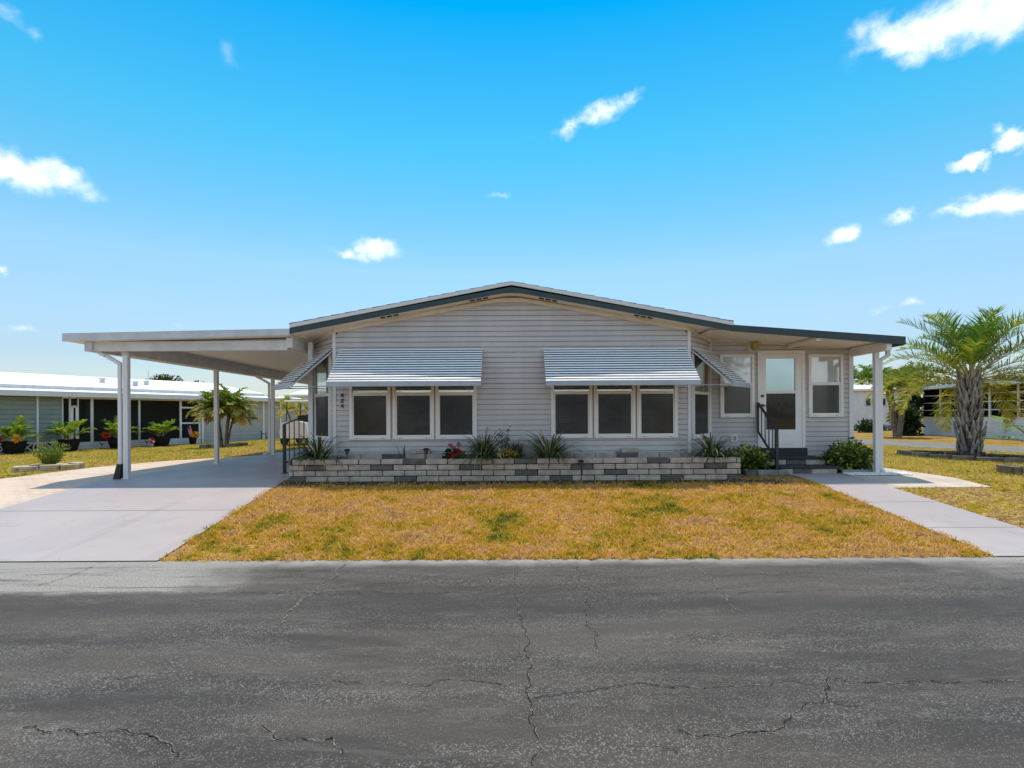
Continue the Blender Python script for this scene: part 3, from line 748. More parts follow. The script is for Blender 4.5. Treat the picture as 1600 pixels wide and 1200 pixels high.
while x < 3.35:
    w.cbox(x, x+.40, 10.40, 10.56, .74, .87+random.uniform(-.004,.004), .007, 1 if k in (2, 13) else 0, j=.004); x += .408; k += 1
obj('back_row', w, [M['blockL'], M['blockD']], pln)
for (ua, ub, lab) in ((639,672,'loose buff block lying on the back row behind the left solar light'),(970.6,995.6,'small loose grey block lying on the back row below the right window trio')):
    xa, xb = X(ua,10.45), X(ub,10.45)
    w = MB(); w.cbox(xa, xb, 10.41, 10.55, .872, .958, .008, j=.004)
    tag(obj('wall_block', w, M['blockL'], loc=((xa+xb)/2, 10.48, .872)), lab, 'block')

# ---------------------------------------------------------------- plants
def blade(mb, base, az, e0, L, w, droop, tint, seg=5, mi=0):
    p = Vector(base); e = e0; side = Vector((-math.sin(az), math.cos(az), 0))
    P = []; st = L/seg
    for i in range(seg+1):
        t = i/seg; ww = w*(1-t)**.6*(.55+.45*min(1, t*4))
        P += [p-side*ww/2, p+side*ww/2]
        p = p + Vector((math.cos(az)*math.cos(e), math.sin(az)*math.cos(e), math.sin(e)))*st
        e -= droop/seg*(0.5+1.0*t)
    mb.add(P, [(2*i,2*i+1,2*i+3,2*i+2) for i in range(seg)], mi, tint)
def strap_plant(name, label, loc, n_, L, group=None, lean=0):
    o = thing(name, label, 'plant', loc, group)
    m = MB()
    for i in range(int(n_*1.8)):
        az = random.uniform(0, 2*math.pi)
        if lean and random.random() < .35: az = lean + random.uniform(-.7,.7)
        rr = random.uniform(0,.12)
        b = (loc[0]+rr*math.cos(az), loc[1]+rr*math.sin(az)*.6, loc[2])
        blade(m, b, az, random.uniform(.35,1.4), 1.62*L*random.uniform(.5,1.15), random.uniform(.026,.044), random.uniform(1.3,2.7), random.random()**1.1)
    obj('foliage', m, M['strap'], o); return o
SZ = .75
G = 'strap leaved clumps along the planter'
strap_plant('strap_leaf_plant', 'arching strap leaved clump at the left end of the block planter', (X(497,10.12), 10.14, SZ), 110, .50, G, math.pi)
strap_plant('strap_leaf_plant', 'strap leaved clump right beside the red flowers', (X(757,10.12), 10.16, SZ), 110, .52, G, -math.pi/2)
strap_plant('strap_leaf_plant', 'strap leaved clump right of the yellow flowers', (X(858,10.12), 10.16, SZ), 105, .52, G)
strap_plant('strap_leaf_plant', 'upright strap leaved clump at the right end of the block planter', (X(1112,10.12), 10.16, SZ), 75, .50, G)
strap_plant('strap_leaf_plant', 'smaller strap leaved clump hanging over the planter corner by the entry shrub', (X(1137,10.2), 10.20, SZ), 34, .25, G, 0)

def leafquad(mb, p, d, up, L, w, tint, mi=0):
    d = d.normalized(); s = d.cross(up)
    if s.length < 1e-3: s = d.cross(Vector((1,0,0)))
    s.normalize()
    nrm = s.cross(d)
    mb.add([p, p+d*L*.45+s*w*.5+nrm*w*.12, p+d*L-nrm*L*.12, p+d*L*.45-s*w*.5+nrm*w*.12], [(0,1,2,3)], mi, tint)
def rvec():
    v = Vector((random.gauss(0,1), random.gauss(0,1), random.gauss(0,1))); return v.normalized()
def leafball(mb, c, r, n_, L, w, t0=.2, t1=.8, mi=0, fill=.35, zmin=None, clumps=0):
    c = Vector(c); cl = [(rvec(), random.uniform(-.25,.25)) for _ in range(clumps)] if clumps else None
    for _ in range(n_):
        v = rvec(); q = (fill + (1-fill)*random.random())
        bump = 1.0
        if cl:
            best = max(cl, key=lambda k: k[0].dot(v)); bump = .78 + .35*max(0, best[0].dot(v)-.75)*4*.9 + best[1]*.5
        p = c + Vector((v.x*r[0], v.y*r[1], v.z*r[2]))*q*bump
        if zmin is not None and p.z < zmin: continue
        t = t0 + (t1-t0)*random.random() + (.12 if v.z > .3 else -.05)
        leafquad(mb, p, (v + rvec()*.9 + Vector((0,0,-.15))), rvec(), L*random.uniform(.7,1.3), w*random.uniform(.7,1.3), min(1,max(0,t)), mi)

# red geranium
loc = (X(709,10.2), 10.2, SZ); o = thing('red_geranium', 'dark leaved geranium with red flower heads in the planter', 'plant', loc)
m = MB(); leafball(m, (loc[0], loc[1], SZ+.11), (.19,.15,.15), 260, .07, .06, 0, .45, zmin=SZ-.02)
obj('foliage', m, M['dkgreen'], o)
for du, dz, r, mt in ((-.07,.30,.035,'pink'),(0,.24,.035,'pink'),(.09,.32,.035,'pink'),(.10,.20,.05,'red'),(.02,.10,.075,'red'),(-.03,.12,.05,'red')):
    f = MB(); dy = -.14 if dz < .22 else 0
    leafball(f, (loc[0]+du, loc[1]+dy, SZ+dz), (r,r,r*.8), 50, .03, .028, 0, 1)
    if dz >= .22: f.tube([(loc[0]+du*.5, loc[1], SZ+.1),(loc[0]+du, loc[1]+dy, SZ+dz)], .004, 5)
    obj('flower_head', f, M[mt], o)
# yellow lantana
loc = (X(798,10.1), 10.12, SZ); o = thing('yellow_flower_bush', 'low bush covered in small yellow flowers at planter centre', 'plant', loc)
m = MB(); leafball(m, (loc[0], loc[1], SZ+.10), (.24,.15,.15), 320, .05, .035, .2, .8, zmin=SZ-.03); obj('foliage', m, M['shrub'], o)
f = MB()
for _ in range(55):
    v = rvec(); v.y = -abs(v.y); p = Vector((loc[0]-.04+v.x*.20, loc[1]+v.y*.16, SZ+.09+v.z*.13))
    if p.z > SZ: leafball(f, p, (.018,.018,.014), 5, .022, .02, 0, 1)
obj('flowers', f, M['yellow'], o)
# purple fountain grass
loc = (X(806,10.32), 10.32, SZ); o = thing('purple_grass', 'tuft of purple brown grass behind the yellow flowers', 'plant', loc)
m = MB()
for _ in range(130):
    az = random.uniform(0, 6.28); blade(m, (loc[0]+random.uniform(-.08,.08), loc[1]+random.uniform(-.05,.05), SZ), az, random.uniform(1.0,1.5), random.uniform(.3,.48), random.uniform(.010,.02), random.uniform(.4,1.6), random.random())
obj('foliage', m, M['purple'], o)
loc = (X(787,10.36), 10.36, SZ); o = thing('twiggy_plant', 'tall thin stemmed plant with sparse leaves behind the purple grass', 'plant', loc)
m = MB(); stm = MB()
for _ in range(6):
    az = random.uniform(0,6.28); top = Vector((loc[0]+random.uniform(-.16,.10), loc[1]+random.uniform(-.08,.06), SZ+random.uniform(.42,.62)))
    stm.tube([loc, (Vector(loc)+top)/2+Vector((0,0,.05)), top], [.006,.004,.002], 5)
    for k in range(16):
        q = random.uniform(.45,1); p = Vector(loc).lerp(top, q)+rvec()*.03; leafquad(m, p, rvec(), rvec(), .055, .028, random.uniform(.1,.7))
obj('foliage', m, M['dkgreen'], o); obj('stems', stm, M['trunk'], o)
# iris sprig
loc = (X(631,10.2), 10.2, SZ); o = thing('upright_leaf_sprig', 'three upright sword leaves standing alone in the planter', 'plant', loc)
m = MB()
for dx, az, e, L in ((-.03,3.0,1.25,.36),(0,1.5,1.52,.33),(.04,3.6,1.35,.32),(.02,.2,1.4,.26)): blade(m, (loc[0]+dx, loc[1], SZ-.01), az, e, L, .065, .25, random.uniform(.25,.45), 4)
obj('foliage', m, M['strap'], o)

def solar(label, loc, hgt=.17, s=1.0, group='black solar path lights'):
    o = thing('solar_light', label, 'garden light', loc, group)
    x, y, z = loc
    m = MB(); m.tube([(x,y,z-.03),(x,y,z+hgt*.55)], .008*s, 6); obj('stake', m, M['blackpl'], o)
    m = MB(); m.lathe((x,y,z+hgt*.5), [(.012*s,0),(.028*s,.01),(.036*s,.065*s)], 10); obj('lantern', m, M['lowscreen'], o)
    m = MB(); m.lathe((x,y,z+hgt*.5+.06*s), [(.0,.03*s),(.03*s,.028*s),(.052*s,.008*s),(.05*s,0),(.0,.0)], 12); obj('cap', m, M['blackpl'], o)
solar('black solar light in the planter near the left strap leaved clump', (X(540,10.05), 10.13, SZ+.02), .23, 1.2)
solar('black solar light in the planter left of the red flowers', (X(664.5,10.05), 10.13, SZ+.02), .24, 1.25)
solar('black solar light standing in front of the planter below the right windows', (X(907.5,9.9), 9.88, .40), .575, 1.1)

# entry shrubs
def shrub(label, c, r, n_, seed):
    random.seed(seed)
    o = thing('entry_shrub', label, 'shrub', (c[0], c[1], .4), 'glossy shrubs beside the entry steps')
    m = MB(); leafball(m, c, r, n_, .10, .058, .12, 1.0, fill=.3, zmin=.41, clumps=16); obj('foliage', m, M['shrub'], o)
    s = MB()
    for _ in range(9):
        v = rvec(); s.tube([(c[0],c[1],.4), (c[0]+v.x*r[0]*.7, c[1]+v.y*r[1]*.7, c[2]+abs(v.z)*r[2]*.6)], [.012,.005], 5)
    obj('stems', s, M['trunk'], o)
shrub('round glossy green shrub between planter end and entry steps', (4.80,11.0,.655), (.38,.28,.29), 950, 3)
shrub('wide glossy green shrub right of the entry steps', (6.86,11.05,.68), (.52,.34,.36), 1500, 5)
def stone(label, x0, x1, y0, y1, z0, z1, mt, group, name='edging_stone', cat='stone', rot=0, j=.008):
    c = Vector(((x0+x1)/2, (y0+y1)/2, z0))
    m = MB(); m.cbox(x0, x1, y0, y1, z0, z1, .012, j=j)
    if rot:
        cs_, sn = math.cos(rot), math.sin(rot); m.v = [(c.x+(x-c.x)*cs_-(y-c.y)*sn, c.y+(x-c.x)*sn+(y-c.y)*cs_, z) for x, y, z in m.v]
    return tag(obj(name, m, mt, loc=c), label, cat, group)
stone('dark edging block against the right end of the planter', 4.56, 4.79, 10.62, 10.76, .39, .50, M['blockD'], 'edging blocks by the entry steps')
stone('pale edging block left of the lowest entry step', 4.80, 5.20, 10.62, 10.76, .39, .50, M['edging'], 'edging blocks by the entry steps')
stone('short pale edging block touching the lowest entry step', 5.21, 5.40, 10.63, 10.77, .39, .50, M['edging'], 'edging blocks by the entry steps')
stone('long low kerb stone between right shrub and white pebbles', 6.52, 7.08, 10.72, 10.80, .40, .49, M['edging'], 'edging blocks by the entry steps')
random.seed(11)
m = MB()
for _ in range(330):
    x = random.uniform(6.5, 7.7); y = random.uniform(10.42, 10.70)
    if abs(x-XR) < .06 and abs(y-10.71) < .07: continue
    r = random.uniform(.02,.046); a = random.random()*3
    m.lathe((x, y, .412), [(r*.6,0),(r,r*.35),(r*.75,r*.8),(0.001,r*.95)], 6)
tag(obj('pebbles', m, M['pebble']), 'white pebbles spread around the foot of the porch post', 'pebbles', None, 'stuff')

# entry steps and railings
stp = thing('entry_steps', 'dark carpeted entry steps on pale and dark blocks below the white door', 'steps', (5.9, 11.1, .41))
w = MB()
for k, (xa, xb) in enumerate(((5.36,5.57),(5.577,5.94),(5.947,6.45))): w.cbox(xa, xb, 10.80, 11.0, .41, .505, .006, 1 if k == 1 else 0, j=.003)
for k, (xa, xb) in enumerate(((5.16,5.60),(5.607,6.0),(6.007,6.40))): w.cbox(xa, xb, 11.12, 11.3, .56, .665, .006, 1 if k == 1 else 0, j=.003)
w.box(5.37, 6.44, 10.98, 11.48, .41, .50, 2); w.box(5.18, 6.38, 11.25, 11.48, .5, .66, 2)
obj('riser_blocks', w, [M['blockL'], M['blockD'], M['mortar']], stp)
w = MB(); w.cbox(5.30, 6.50, 10.78, 11.47, .507, .558, .01, j=.003); obj('tread', w, M['carpet'], stp)
w = MB(); w.cbox(5.12, 6.46, 11.09, 11.47, .667, .722, .01, j=.003); obj('tread', w, M['carpet'], stp)
w = MB(); w.box(dx0-.02, dx1+.02, 11.40, 11.49, .724, .885); obj('sill_riser', w, M['carpet'], stp)
def railing(name, label, p0, p1, zt0, zt1, zb0, zb1, nb, base0, base1):
    o = thing(name, label, 'handrail', (p0[0], p0[1], base0), 'black metal handrails')
    a, b = Vector((p0[0],p0[1],0)), Vector((p1[0],p1[1],0)); Z = lambda z: Vector((0,0,z))
    m = MB(); m.bar(a+Z(base0), a+Z(zt0), .055, .055); m.box(p0[0]-.06, p0[0]+.06, p0[1]-.05, p0[1]+.05, base0, base0+.012); obj('post', m, M['black'], o)
    m = MB(); m.bar(b+Z(base1), b+Z(zt1), .03, .03); obj('post', m, M['black'], o)
    m = MB(); m.bar(a+Z(zt0), b+Z(zt1), .045, .03); obj('top_rail', m, M['black'], o)
    m = MB(); m.bar(a+Z(zb0), b+Z(zb1), .03, .03); obj('bottom_rail', m, M['black'], o)
    for i in range(nb):
        t = (i+1)/(nb+1); q = a.lerp(b, t)
        m = MB(); m.bar(q+Z(zb0+(zb1-zb0)*t), q+Z(zt0+(zt1-zt0)*t), .016, .016); obj('baluster', m, M['black'], o)
railing('handrail', 'black sloping handrail at the left side of the entry steps', (5.22,10.74), (5.17,11.43), 1.30, 1.83, .66, 1.23, 4, .40, 1.23)
railing('handrail', 'black handrail beside the carport at the left planter end', (-4.78,11.42), (-4.24,11.62), 1.44, 1.68, .62, .86, 5, .41, .86)
w = MB(); w.cbox(-4.75, -4.21, 11.62, 12.9, .412, .58, .01); w.cbox(-4.5, -4.21, 11.62, 12.9, .582, .74, .01)
tag(obj('side_steps', w, M['carpet'], loc=(-4.5,12.2,.41)), 'low carpeted side steps behind the carport handrail', 'steps')

# ---------------------------------------------------------------- palms
def frond(mb, base, az, e0, L, droop, npair, ll, lw, t0, t1, petiole=.22, vee=.35, mi_st=1, sag=.6):
    seg = 14; p = Vector(base); e = e0; pts = []; tans = []
    for i in range(seg+1):
        t = Vector((math.cos(az)*math.cos(e), math.sin(az)*math.cos(e), math.sin(e)))
        pts.append(p.copy()); tans.append(t); p = p + t*(L/seg); e -= droop/seg*(.35+1.3*i/seg)
    mb.tube(pts, [max(.004, .018*(1-i/seg)*L/2.2) for i in range(seg+1)], 5, mi_st, .5)
    side = Vector((-math.sin(az), math.cos(az), 0))
    for k in range(npair):
        t = petiole + (1-petiole)*(k+.5)/npair; f = t*seg; i = min(int(f), seg-1)
        q = pts[i].lerp(pts[i+1], f-i); tan = tans[i]; up = side.cross(tan)*-1
        if up.z < 0 and abs(tan.z) < .95: up = -up
        prof = math.sin(math.pi*min(1, (t-petiole)/(1-petiole)*.86+.12))**.7
        for s in (-1, 1):
            d = (tan*random.uniform(.55,.85) + side*s*random.uniform(.6,.9) + up*vee*random.uniform(.2,1.5) + rvec()*.13).normalized()
            l = ll*prof*random.uniform(.65,1.15); ws = d.cross(up).normalized()*lw*.5
            q1 = q + d*l*.5; d2 = (d + Vector((0,0,-sag*random.uniform(.4,1.3)))).normalized(); q2 = q1 + d2*l*.5
            tn = min(1, max(0, t0+(t1-t0)*random.random() + (.12 if t > .8 else 0)))
            mb.add([q-ws*.7, q+ws*.7, q1+ws, q1-ws, q2], [(0,1,2,3),(3,2,4)], 0, tn)

random.seed(21)
px_, py_ = X(1515,17.1), 17.1; pz = h(px_, py_)
big = thing('palm_tree', 'big stout palm with grey leaf base trunk and arching fronds', 'palm', (px_, py_, pz))
m = MB(); m.lathe((px_,py_,pz-.05), [(.25,0),(.24,.2),(.20,.8),(.185,1.5),(.18,2.0),(.16,2.4),(.11,2.62),(.0,2.7)], 18, 1, .5)
ga = 2.39996
for i in range(135):
    z = .02 + 2.42*(i/135); a = i*ga + random.uniform(-.1,.1)
    r = float(np.interp(z, [0,.2,.8,1.5,2.0,2.4,2.6], [.27,.26,.225,.21,.205,.19,.13]))
    d = Vector((math.cos(a), math.sin(a), 0)); s = Vector((-d.y, d.x, 0)); L = random.uniform(.34,.52); wd = random.uniform(.045,.066)
    out_ = random.uniform(.08,.20) if z > .3 else .06
    b = Vector((px_,py_,pz+z)) + d*r; tip = b + Vector((0,0,L)) + d*out_ + s*random.uniform(-.07,.07)
    mid = b.lerp(tip, .55)+d*.035
    th = .03
    m.add([b-s*wd, b+s*wd, mid+s*wd*.75, mid-s*wd*.75, tip+s*wd*.3, tip-s*wd*.3, mid-d*th+s*wd*.75, mid-d*th-s*wd*.75, tip-d*th], [(0,1,2,3),(3,2,4,5),(1,6,2),(0,3,7),(2,6,8,4),(3,5,8,7),(4,8,5)], 0)
obj('trunk', m, [M['boot'], M['bark']], big)
NF = 46
for i in range(NF):
    az = i*ga + random.uniform(-.2,.2); q = i/(NF-1)
    if q > .55 and math.sin(az) < -.55: az += 1.5
    e0 = R(82 - 84*q + random.uniform(-6,6)); L = random.uniform(2.3,2.85)*(.80 if q < .15 else 1)
    dr = .85 + 1.15*q + random.uniform(-.15,.25)
    m = MB(); tt = .02+.55*q**1.1
    b = (px_+.14*math.cos(az)*(.3+q), py_+.14*math.sin(az)*(.3+q), pz+2.62-.28*q)
    frond(m, b, az, e0, L, dr, 50, .68, .030, tt, tt+.48, .20, .5, sag=.10+.65*q)
    obj('frond', m, [M['palmtop'], M['rachis']], big)

def ring(label, c, r, n_, size, mt, group, a0=0, a1=2*math.pi, hgt=.13, ry=None):
    ry = ry or r
    for i in range(n_):
        a = a0 + (a1-a0)*(i+.5)/n_; x, y = c[0]+r*math.cos(a), c[1]+ry*math.sin(a); z = h(x, y)
        L = (a1-a0)*((r+ry)/2)/n_*.94*random.uniform(.9,1)
        tx, ty = -r*math.sin(a), ry*math.cos(a)
        stone(label, x-L/2, x+L/2, y-size/2, y+size/2, z-.02, z+hgt*random.uniform(.85,1.12), mt, group, rot=math.atan2(ty, tx)+random.uniform(-.06,.06), j=.015)
def mulch(label, c, r, ry, name='mulch_bed'):
    m = MB(); k = 28
    pts = [(c[0], c[1], h(*c)+.06)] + [(c[0]+r*math.cos(2*math.pi*i/k), c[1]+ry*math.sin(2*math.pi*i/k), h(c[0]+r*math.cos(2*math.pi*i/k), c[1]+ry*math.sin(2*math.pi*i/k))+.03) for i in range(k)]
    m.add(pts, [(0, 1+i, 1+(i+1)%k) for i in range(k)])
    for _ in range(int(260*r*ry)):
        a = random.uniform(0,6.28); q = math.sqrt(random.random()); x, y = c[0]+r*q*math.cos(a), c[1]+ry*q*math.sin(a)
        leafquad(m, Vector((x,y,h(x,y)+.06)), rvec(), rvec(), .07, .025, .5)
    tag(obj(name, m, M['soil']), label, 'mulch', None, 'stuff')
ring('weathered brown edging block of the ring around the big palm', (px_, py_), 1.75, 20, .20, M['brownstone'], 'stones ringing the big palm')
mulch('dark mulch around the foot of the big palm', (px_, py_), 1.65, 1.65)

# bed and small palms at the right edge
for i, (x, y, rt) in enumerate(((10.62,10.95,.05),(11.1,10.93,-.05),(10.42,11.35,1.5))):
    z = h(x, y); stone(['brown retaining block at the corner of the bed by the right edge','brown retaining block cut by the right edge of the photo','brown block on the left side of the bed by the right edge'][i], x-.24, x+.24, y-.13, y+.13, z-.02, z+.17, M['brownstone'], 'blocks of the right edge bed', rot=rt, j=.02)
loc = (11.6, 11.6, h(11.6,11.6)); o = thing('fan_palm', 'small green fan palm reaching in from the right edge', 'palm', loc)
m = MB()
def fan(mb, c, d, up, r, n_, t0, t1):
    d = d.normalized(); s = d.cross(up).normalized()
    for i in range(n_):
        a = (i/(n_-1)-.5)*2.9; v = (d*math.cos(a) + s*math.sin(a)); l = r*(.75+.25*math.cos(a))
        q1 = c+v*l*.6; q2 = c+v*l+Vector((0,0,-.12*r)); ws = v.cross(up).normalized()*r*.05
        mb.add([c-ws*.3, c+ws*.3, q1+ws, q1-ws, q2], [(0,1,2,3),(3,2,4)], 0, t0+(t1-t0)*random.random())
st_ = MB()
for i in range(9):
    a = math.pi + (i-4)*.5; e = .55+.12*(i % 3); d = Vector((math.cos(a)*math.cos(e), math.sin(a)*math.cos(e), math.sin(e)))
    b = Vector(loc)+Vector((0,0,.35)); c = b + d*random.uniform(.85,1.15)
    st_.tube([b, c], [.012,.007], 5); fan(m, c, d+Vector((0,0,-.5)), Vector((0,0,1)), .55, 15, .1, .8)
obj('leaves', m, M['palmbright'], o); st_.tube([loc, Vector(loc)+Vector((0,0,.4))], .09, 8); obj('stems', st_, M['trunk'], o)

def cluster_palm(label, loc, trunks, hgt, spread, nf, L, matn, group=None, t0=0., t1=1., az0=None, name='palm_tree', rt=.055, ll=.34, lw=.032, npair=24):
    o = thing(name, label, 'palm', loc, group); x, y, z = loc
    for k in range(trunks):
        a = (az0 if az0 is not None else 0) + 2*math.pi*k/max(1,trunks) + random.uniform(-.3,.3)
        hh = hgt*random.uniform(.86,1.05); sp = spread*random.uniform(.6,1.1) if trunks > 1 else 0
        b = Vector((x+.10*math.cos(a)*(trunks>1), y+.10*math.sin(a)*(trunks>1), z-.05)); top = Vector((x+sp*math.cos(a), y+sp*math.sin(a), z+hh))
        m = MB(); m.tube([b, b.lerp(top,.5)+Vector((-.06*math.cos(a)*spread,-.06*math.sin(a)*spread,.0)), top], [rt*1.35, rt, rt*.9], 9); obj('trunk', m, M['trunk'], o, True)
        m = MB()
        for i in range(nf):
            az = i*ga+k; q = i/(nf-1)
            tt = t0+(t1-t0)*(.1+.5*q)*random.uniform(.7,1.2)
            frond(m, top+Vector((0,0,-.03)), az, R(80-72*q+random.uniform(-8,8)), L*random.uniform(.8,1.1), .9+1.0*q, npair, ll*L, lw, tt, tt+.35*(t1-t0), .15, .3, sag=.7)
        obj('crown', m, [M[matn], M['rachis']], o)
    return o
random.seed(33)
cluster_palm('dry yellowed palm with drooping tan fronds at the right edge', (16.4,16.6,h(16.4,16.6)), 1, 1.55, 0, 15, 1.4, 'palmdry', t0=.15, t1=1.1, npair=22)

# ---------------------------------------------------------------- neighbours
def wall_plane(mb, x0, x1, z0, z1, lap=.2): siding(mb, lambda z: (x0, x1), z0, z1, lap, .025, .035)
d = Vector((.465,.885)); P0 = Vector((-21.1,22.4))
def S(u):                                  # distance along the neighbour wall seen at column u
    k = (u-CX)/F
    return (k*P0.y - P0.x)/(d.x - k*d.y)
A = P0 - d*9; sE = S(464); B = P0 + d*sE
NM, NL = frame(A, B)
def sx(u): return S(u)+9
nb = thing('mobile_home', 'long sage and grey mobile home with white roof and dark screened porch', 'house', (P0.x, P0.y, .14))
zg, ze = .12, 2.55
w = MB(NM); wall_plane(w, 0, sx(97), zg+.45, ze); obj('sage_wall', w, M['greenwall'], nb)
w = MB(NM); wall_plane(w, sx(315), NL, zg, ze); obj('grey_wall', w, M['greywall'], nb)
w = MB(NM); w.box(0, sx(97), .02, .05, zg-.1, zg+.46); obj('skirt_backing', w, M['dark'], nb)
w = MB(NM); x = 0.1                       # pierced concrete block skirt
while x < sx(97)-.4:
    for q in ((x,x+.38,zg,zg+.05),(x,x+.38,zg+.38,zg+.44),(x,x+.04,zg,zg+.44)): w.box(q[0],q[1],-.02,.03,q[2],q[3])
    w.bar((x+.02,0,zg+.03),(x+.38,0,zg+.40),.04,.04); w.bar((x+.38,0,zg+.03),(x+.02,0,zg+.40),.041,.041); x += .40
obj('block_skirt', w, M['whitewall'], nb)
w = MB(NM); w.box(sx(97), sx(313), 2.3, 2.36, zg, ze); w.box(sx(97)-.05, sx(97), 0.02, 2.3, zg, ze); w.box(sx(313), sx(313)+.05, .02, 2.3, zg, ze); w.box(sx(97), sx(313), .0, 2.3, zg-.05, zg+.02); obj('porch_inner_wall', w, M['greywall'], nb)
w = MB(NM)
for ua, ub in ((148,158),(171,178)): w.box(sx(ua), sx(ub), 2.2, 2.29, zg+.6, ze-.1)
obj('porch_curtain', w, M['whitewall'], nb)
w = MB(NM)
for u, t_ in ((97,.05),(108.6,.07),(121.3,.05),(143,.11),(217,.08),(281.5,.10),(311,.09)): w.box(sx(u)-t_/2, sx(u)+t_/2, -.05, .02, zg, ze)
for ua, ub in ((121.3,311),): w.box(sx(ua), sx(ub), -.04, .015, ze-.09, ze)
w.box(sx(283), sx(310), -.04, .015, zg+1.12, zg+1.20); w.box(sx(283), sx(310), -.04, .015, zg+1.95, zg+2.03)
obj('porch_frame', w, M['whitemetal'], nb)
w = MB(NM); w.box(sx(121.3), sx(311), -.03, .01, zg-.02, zg+.36); obj('kick_panel', w, M['whitewall'], nb)
m_, nt, out = newmat('insect_screen'); n = N(nt)
df = n('BsdfDiffuse', ins={'Color': (.012,.013,.014,1)}); tr = n('BsdfTransparent')
mx = n('MixShader', ins={0: .72, 1: tr.outputs[0], 2: df.outputs[0]}); nt.links.new(mx.outputs[0], out.inputs[0]); M['insect'] = m_
w = MB(NM); w.poly([(sx(97),.005,zg+.02),(sx(311),.005,zg+.02),(sx(311),.005,ze),(sx(97),.005,ze)]); obj('porch_screen', w, M['insect'], nb)
w = MB(NM)
a, b = sx(109.5), sx(120.5); 
for q in ((a,a+.09,zg+.02,2.15),(b-.09,b,zg+.02,2.15),(a,b,2.06,2.15),(a,b,zg+.02,zg+.25),(a,b,zg+.85,zg+.95)): w.box(q[0],q[1],-.075,-.052,q[2],q[3])
obj('screen_door', w, M['white'], nb)
w = MB(NM); w.box(sx(56.5), sx(59.5), -.05, -.012, zg+.05, ze); obj('wall_post', w, M['white'], nb)
for u in (316, 411, 437.5, 462.5):
    w = MB(NM); w.box(sx(u)-.05, sx(u)+.05, -.06, -.012, zg, ze); obj('downspout' if u in (411, 437.5) else 'corner_trim', w, M['white'], nb)
w = MB(NM); xw = sx(368)
for q in ((xw-.6,xw-.54,1.35,2.25),(xw+.54,xw+.6,1.35,2.25),(xw-.54,xw+.54,1.35,1.41),(xw-.54,xw+.54,2.19,2.25),(xw-.02,xw+.02,1.41,2.19)): w.box(q[0],q[1],-.05,0,q[2],q[3])
wn = obj('window', w, M['white'], nb)
p = MB(NM); p.poly([(xw-.56,-.02,1.38),(xw+.56,-.02,1.38),(xw+.56,-.02,2.22),(xw-.56,-.02,2.22)]); obj('pane', p, M['dkglass'], wn)
w = MB(NM); w.box(-.3, NL+.35, -.55, -.48, ze-.02, ze+.20); w.box(-.3, NL+.35, -.48, .0, ze-.015, ze+.005); obj('fascia', w, M['whitewall'], nb)
w = MB(NM)                                 # roofs: low porch skirt, step, then the main slope to the ridge
e1 = NL+.35; rz = 3.90
w.add([(-.3,-.56,ze+.205),(e1,-.56,ze+.205),(e1,1.1,ze+.36),(-.3,1.1,ze+.36)], [(0,1,2,3)])
w.add([(-.3,1.1,ze+.36),(sx(432),1.1,ze+.36),(sx(432),1.1,ze+.52),(-.3,1.1,ze+.52)], [(0,1,2,3)], 1)
w.add([(-.3,1.08,ze+.52),(sx(432),1.08,ze+.52),(sx(432)-.4,6,rz),(-.3,6,rz)], [(0,1,2,3)])
w.add([(-.3,6,rz),(sx(432)-.4,6,rz),(sx(432),11,ze+.5),(-.3,11,ze+.5)], [(0,1,2,3)])
w.add([(sx(432),1.08,ze+.52),(sx(432),11,ze+.5),(sx(432)-.4,6,rz)], [(0,1,2)], 1)
obj('roof', w, [M['whiteroof'], M['greymetal']], nb)
Ei = frame(B, B - Vector((-d.y, d.x))*-11.0)
w = MB(Ei[0]); wall_plane(w, 0, 11, zg, ze); obj('end_wall', w, M['greywall'], nb)
for (u, y) in ((212,3.2),(233,2.2),(251,2.4),(278,3.0)):
    w = MB(NM); zz = ze+.52+(rz-ze-.52)*(y-1.08)/4.92; w.box(sx(u), sx(u)+.18, y, y+.18, zz-.05, zz+.22); w.box(sx(u)-.04, sx(u)+.22, y-.04, y+.22, zz+.2, zz+.25); obj('roof_vent', w, M['greymetal'], nb)
w = MB(NM); w.tube([(sx(327),5.9,rz-.05),(sx(327),5.9,rz+.55)], .03, 6); obj('vent_pipe', w, M['greymetal'], nb)
w = MB(NM); xo = sx(392); leafball(w, (xo,-.04,1.55), (.32,.02,.10), 40, .2, .07, 0, 1); w.tube([(xo-.2,-.04,1.55),(xo+.25,-.04,1.52)], .025, 6); obj('wall_ornament', w, M['black'], nb)
w = MB()                                   # dark gaps and utilities at wall foot
q = GX(390,692,.15); q2 = B - d*3.0 + Vector((d.y,-d.x))*.4; w.tube([(q2.x,q2.y,.1),(q2.x,q2.y,.75)], .03, 6); w.tube([(q2.x,q2.y,.55),(q2.x+.3,q2.y-.05,.62),(q2.x+.35,q2.y,.1)], .025, 6)
tag(obj('yard_faucet', w, M['black'], loc=(q2.x,q2.y,.1)), 'dark standpipe faucet by the grey wall of the neighbour home', 'faucet')

